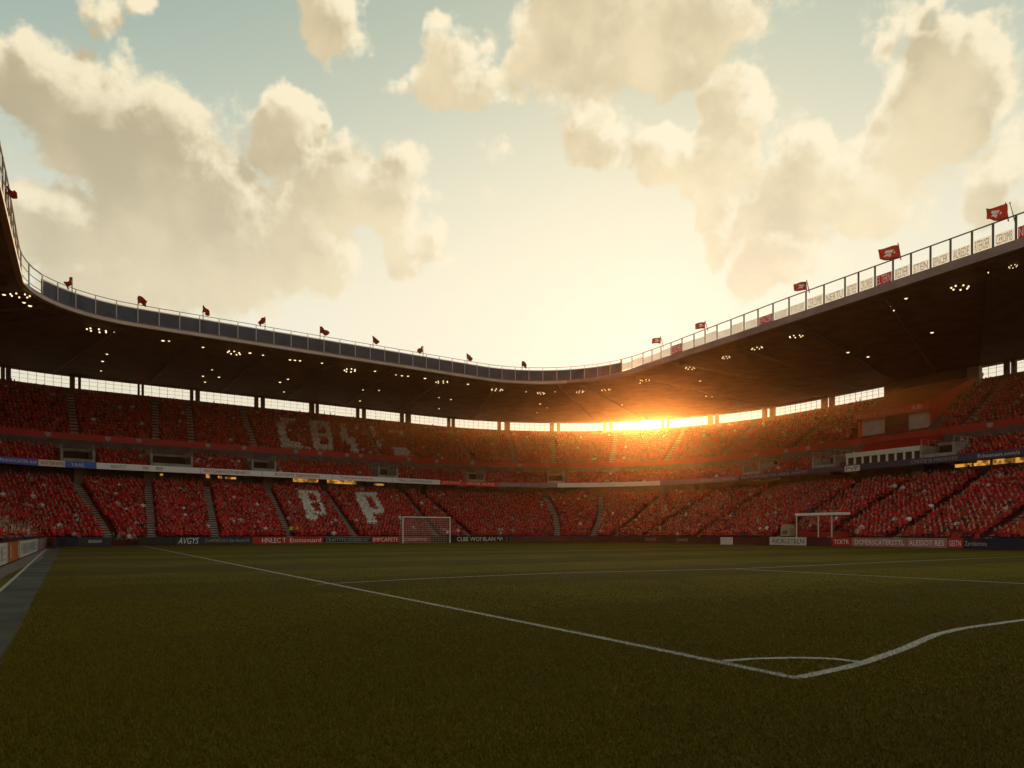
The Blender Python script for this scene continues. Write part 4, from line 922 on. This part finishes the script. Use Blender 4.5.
# ------------------------------------------------------------------ air
HZ = bpy.data.materials.new('thin evening haze'); HZ.use_nodes = True; nt = HZ.node_tree; nt.nodes.clear()
out = nt.nodes.new('ShaderNodeOutputMaterial'); pv = nt.nodes.new('ShaderNodeVolumePrincipled')
pv.inputs['Color'].default_value = (1., .46, .16, 1); pv.inputs['Density'].default_value = .0005; pv.inputs['Anisotropy'].default_value = .92
nt.links.new(pv.outputs[0], out.inputs['Volume'])
mb = MB(); mb.box((-270, -210, -1.2), (540, 0, 0), (0, 540, 0), (0, 0, 34)); hz_ = mb.build('haze', HZ); hz_['kind'] = 'stuff'

# ------------------------------------------------------------------ sun and sky
sd = Vector(((650-512)/F, 1, (YH-424)/F)).normalized(); elev = math.asin(sd.z); azi = math.atan2(sd.x, sd.y)
sl_ = bpy.data.lights.new('sun', 'SUN'); sl_.energy = 5.; sl_.angle = math.radians(.5); sl_.color = (1, .66, .34)
so = bpy.data.objects.new('sun', sl_); COL.objects.link(so); so.rotation_euler = (-sd).to_track_quat('-Z', 'Y').to_euler(); so.location = (60, 400, 70)
w = bpy.data.worlds.new('World'); sc.world = w; w.use_nodes = True; nt = w.node_tree; nt.nodes.clear(); N = nt.nodes.new; Lk = nt.links.new
def math_(op, a, b=None, clamp=False):
    m = N('ShaderNodeMath'); m.operation = op; m.use_clamp = clamp
    for i, q in enumerate((a, b)):
        if q is None: continue
        if isinstance(q, (int, float)): m.inputs[i].default_value = q
        else: Lk(q, m.inputs[i])
    return m.outputs[0]
def rng_(x, a, b, c=0., d=1., smooth=True):
    m = N('ShaderNodeMapRange'); m.interpolation_type = 'SMOOTHSTEP' if smooth else 'LINEAR'
    for i, q in enumerate((a, b, c, d)): m.inputs[i+1].default_value = q
    Lk(x, m.inputs[0]); return m.outputs[0]
def mixc(f, a, b):
    m = N('ShaderNodeMix'); m.data_type = 'RGBA'
    if isinstance(f, (int, float)): m.inputs[0].default_value = f
    else: Lk(f, m.inputs[0])
    for i, q in ((6, a), (7, b)):
        if isinstance(q, tuple): m.inputs[i].default_value = (*q, 1)
        else: Lk(q, m.inputs[i])
    return m.outputs[2]
sky = N('ShaderNodeTexSky'); sky.sky_type = 'NISHITA'; sky.sun_disc = False; sky.sun_elevation = elev; sky.sun_rotation = azi; sky.air_density = 1.0; sky.dust_density = 2.2; sky.ozone_density = 1.2
tc = N('ShaderNodeTexCoord'); nv = N('ShaderNodeVectorMath'); nv.operation = 'NORMALIZE'; Lk(tc.outputs['Generated'], nv.inputs[0]); DIR = nv.outputs[0]
dt_ = N('ShaderNodeVectorMath'); dt_.operation = 'DOT_PRODUCT'; Lk(DIR, dt_.inputs[0]); dt_.inputs[1].default_value = sd; mu = math_('MAXIMUM', dt_.outputs['Value'], 0.)
# cloud banks: directions of their puffs with an angular radius
PUFF = [(215, 225, .17, 1), (150, 165, .12, 1), (90, 110, .1, 1), (55, 75, .08, .9), (300, 240, .12, 1), (55, 235, .10, .9), (120, 260, .11, 1), (350, 185, .085, 1), (400, 185, .085, 1), (305, 120, .055, .95), (280, 140, .045, .8), (420, 240, .06, .8),
        (455, 55, .08, .85), (500, 75, .06, .75), (535, 35, .05, .8), (330, 5, .07, .9), (600, 10, .13, 1), (690, 15, .11, 1), (600, 135, .07, .9), (660, 160, .075, .95), (735, 105, .075, 1), (715, 170, .09, 1), (730, 220, .06, .9), (800, 190, .09, 1), (850, 200, .085, 1), (790, 255, .075, .9),
        (900, 150, .08, 1), (950, 110, .1, 1), (975, 70, .07, 1), (935, 60, .06, .9), (1010, 170, .07, .9), (0, 95, .06, .9), (90, 10, .05, .8), (950, 5, .04, .7)]
def noise_(vec, scale, detail, rough=.55, out='Fac'):
    n = N('ShaderNodeTexNoise'); n.inputs['Scale'].default_value = scale; n.inputs['Detail'].default_value = detail; n.inputs['Roughness'].default_value = rough; Lk(vec, n.inputs['Vector']); return n.outputs[out]
def vadd(a, b, k):
    m = N('ShaderNodeVectorMath'); m.operation = 'MULTIPLY_ADD'; Lk(b, m.inputs[0]); m.inputs[1].default_value = (k, k, k); Lk(a, m.inputs[2]); return m.outputs[0]
def cloud_density(vec):
    sub = N('ShaderNodeVectorMath'); sub.operation = 'SUBTRACT'; Lk(noise_(vec, 6., 2, .5, 'Color'), sub.inputs[0]); sub.inputs[1].default_value = (.5, .5, .5)
    sub2 = N('ShaderNodeVectorMath'); sub2.operation = 'SUBTRACT'; Lk(noise_(vec, 19., 3, .5, 'Color'), sub2.inputs[0]); sub2.inputs[1].default_value = (.5, .5, .5)
    wv_ = vadd(vadd(vec, sub.outputs[0], .12), sub2.outputs[0], .085)
    fb = noise_(vec, 13., 9, .62); big = noise_(vec, 3., 3)
    acc = None
    for px, py, r, s in PUFF:
        c = Vector(((px-512)/F, 1, (YH-py)/F)).normalized(); d = N('ShaderNodeVectorMath'); d.operation = 'DISTANCE'; Lk(wv_, d.inputs[0]); d.inputs[1].default_value = c
        l = rng_(d.outputs['Value'], 0., r*1.12, s, 0.)
        if acc is None: acc = l
        else:
            m = N('ShaderNodeMath'); m.operation = 'SMOOTH_MAX'; m.inputs[2].default_value = .25; Lk(acc, m.inputs[0]); Lk(l, m.inputs[1]); acc = m.outputs[0]
    sp_ = N('ShaderNodeSeparateXYZ'); Lk(vec, sp_.inputs[0]); behind = rng_(sp_.outputs['Y'], .45, .2); far_ = math_('MULTIPLY', behind, rng_(big, .45, .65)); acc = math_('MAXIMUM', acc, far_)
    return math_('ADD', acc, math_('MULTIPLY', math_('SUBTRACT', fb, .5), 1.35))
den = cloud_density(DIR)
sh = N('ShaderNodeVectorMath'); sh.operation = 'ADD'; Lk(DIR, sh.inputs[0]); sh.inputs[1].default_value = (.014, 0, .022)
den2 = cloud_density(sh.outputs[0])
alpha = rng_(den, .26, .5); thick = rng_(den2, .2, .62); lit = rng_(math_('SUBTRACT', den, den2), .05, .5)
near = math_('POWER', mu, 7.)
body_c = mixc(near, (.56, .455, .28), (.95, .83, .54)); edge_c = mixc(near, (1.0, .88, .60), (1.05, .97, .74))
pat = rng_(noise_(DIR, 8., 6, .55), .35, .68, .82, 1.16)
bs_c = N('ShaderNodeVectorMath'); bs_c.operation = 'SCALE'; Lk(body_c, bs_c.inputs[0]); Lk(pat, bs_c.inputs['Scale'])
cloud_c = mixc(thick, edge_c, bs_c.outputs[0]); cloud_c = mixc(math_('MULTIPLY', lit, .45), cloud_c, edge_c)
sk_s = N('ShaderNodeVectorMath'); sk_s.operation = 'MULTIPLY'; Lk(sky.outputs[0], sk_s.inputs[0]); sk_s.inputs[1].default_value = (.32, .40, .29)
dn1 = N('ShaderNodeVectorMath'); dn1.operation = 'MULTIPLY_ADD'; Lk(sk_s.outputs[0], dn1.inputs[0]); dn1.inputs[1].default_value = (.86, .92, 1.12); dn1.inputs[2].default_value = (1, 1, 1)
dv = N('ShaderNodeVectorMath'); dv.operation = 'DIVIDE'; Lk(sk_s.outputs[0], dv.inputs[0]); Lk(dn1.outputs[0], dv.inputs[1])
el_ = N('ShaderNodeSeparateXYZ'); Lk(DIR, el_.inputs[0])
low = math_('MULTIPLY', rng_(el_.outputs['Z'], .62, .14), .82)
veil = mixc(low, dv.outputs[0], (1.02, .96, .78))
cloud_c = mixc(math_('MULTIPLY', low, .55), cloud_c, veil)
both = mixc(math_('MULTIPLY', alpha, .95), veil, cloud_c)
aure = math_('ADD', math_('MULTIPLY', math_('POWER', mu, 2500.), 4.), math_('ADD', math_('MULTIPLY', math_('POWER', mu, 120.), .15), math_('MULTIPLY', rng_(mu, math.cos(math.radians(.75)), math.cos(math.radians(.45))), 60.)))
ac = N('ShaderNodeVectorMath'); ac.operation = 'SCALE'; ac.inputs[0].default_value = (1, .86, .58); Lk(aure, ac.inputs['Scale'])
sm_ = N('ShaderNodeVectorMath'); sm_.operation = 'ADD'; Lk(both, sm_.inputs[0]); Lk(ac.outputs[0], sm_.inputs[1])
bg_ = N('ShaderNodeBackground'); Lk(sm_.outputs[0], bg_.inputs[0]); bg_.inputs[1].default_value = 1.
wo = N('ShaderNodeOutputWorld'); Lk(bg_.outputs[0], wo.inputs[0])

vs_ = sc.view_settings; vs_.view_transform = 'Standard'; vs_.look = 'None'; vs_.exposure = 0.; vs_.gamma = 1.
cy = sc.cycles; cy.use_denoising = True; cy.max_bounces = 6; cy.diffuse_bounces = 3; cy.glossy_bounces = 2; cy.transparent_max_bounces = 12; cy.volume_bounces = 1; cy.sample_clamp_indirect = 6.
cy.use_adaptive_sampling = True; cy.adaptive_threshold = .02
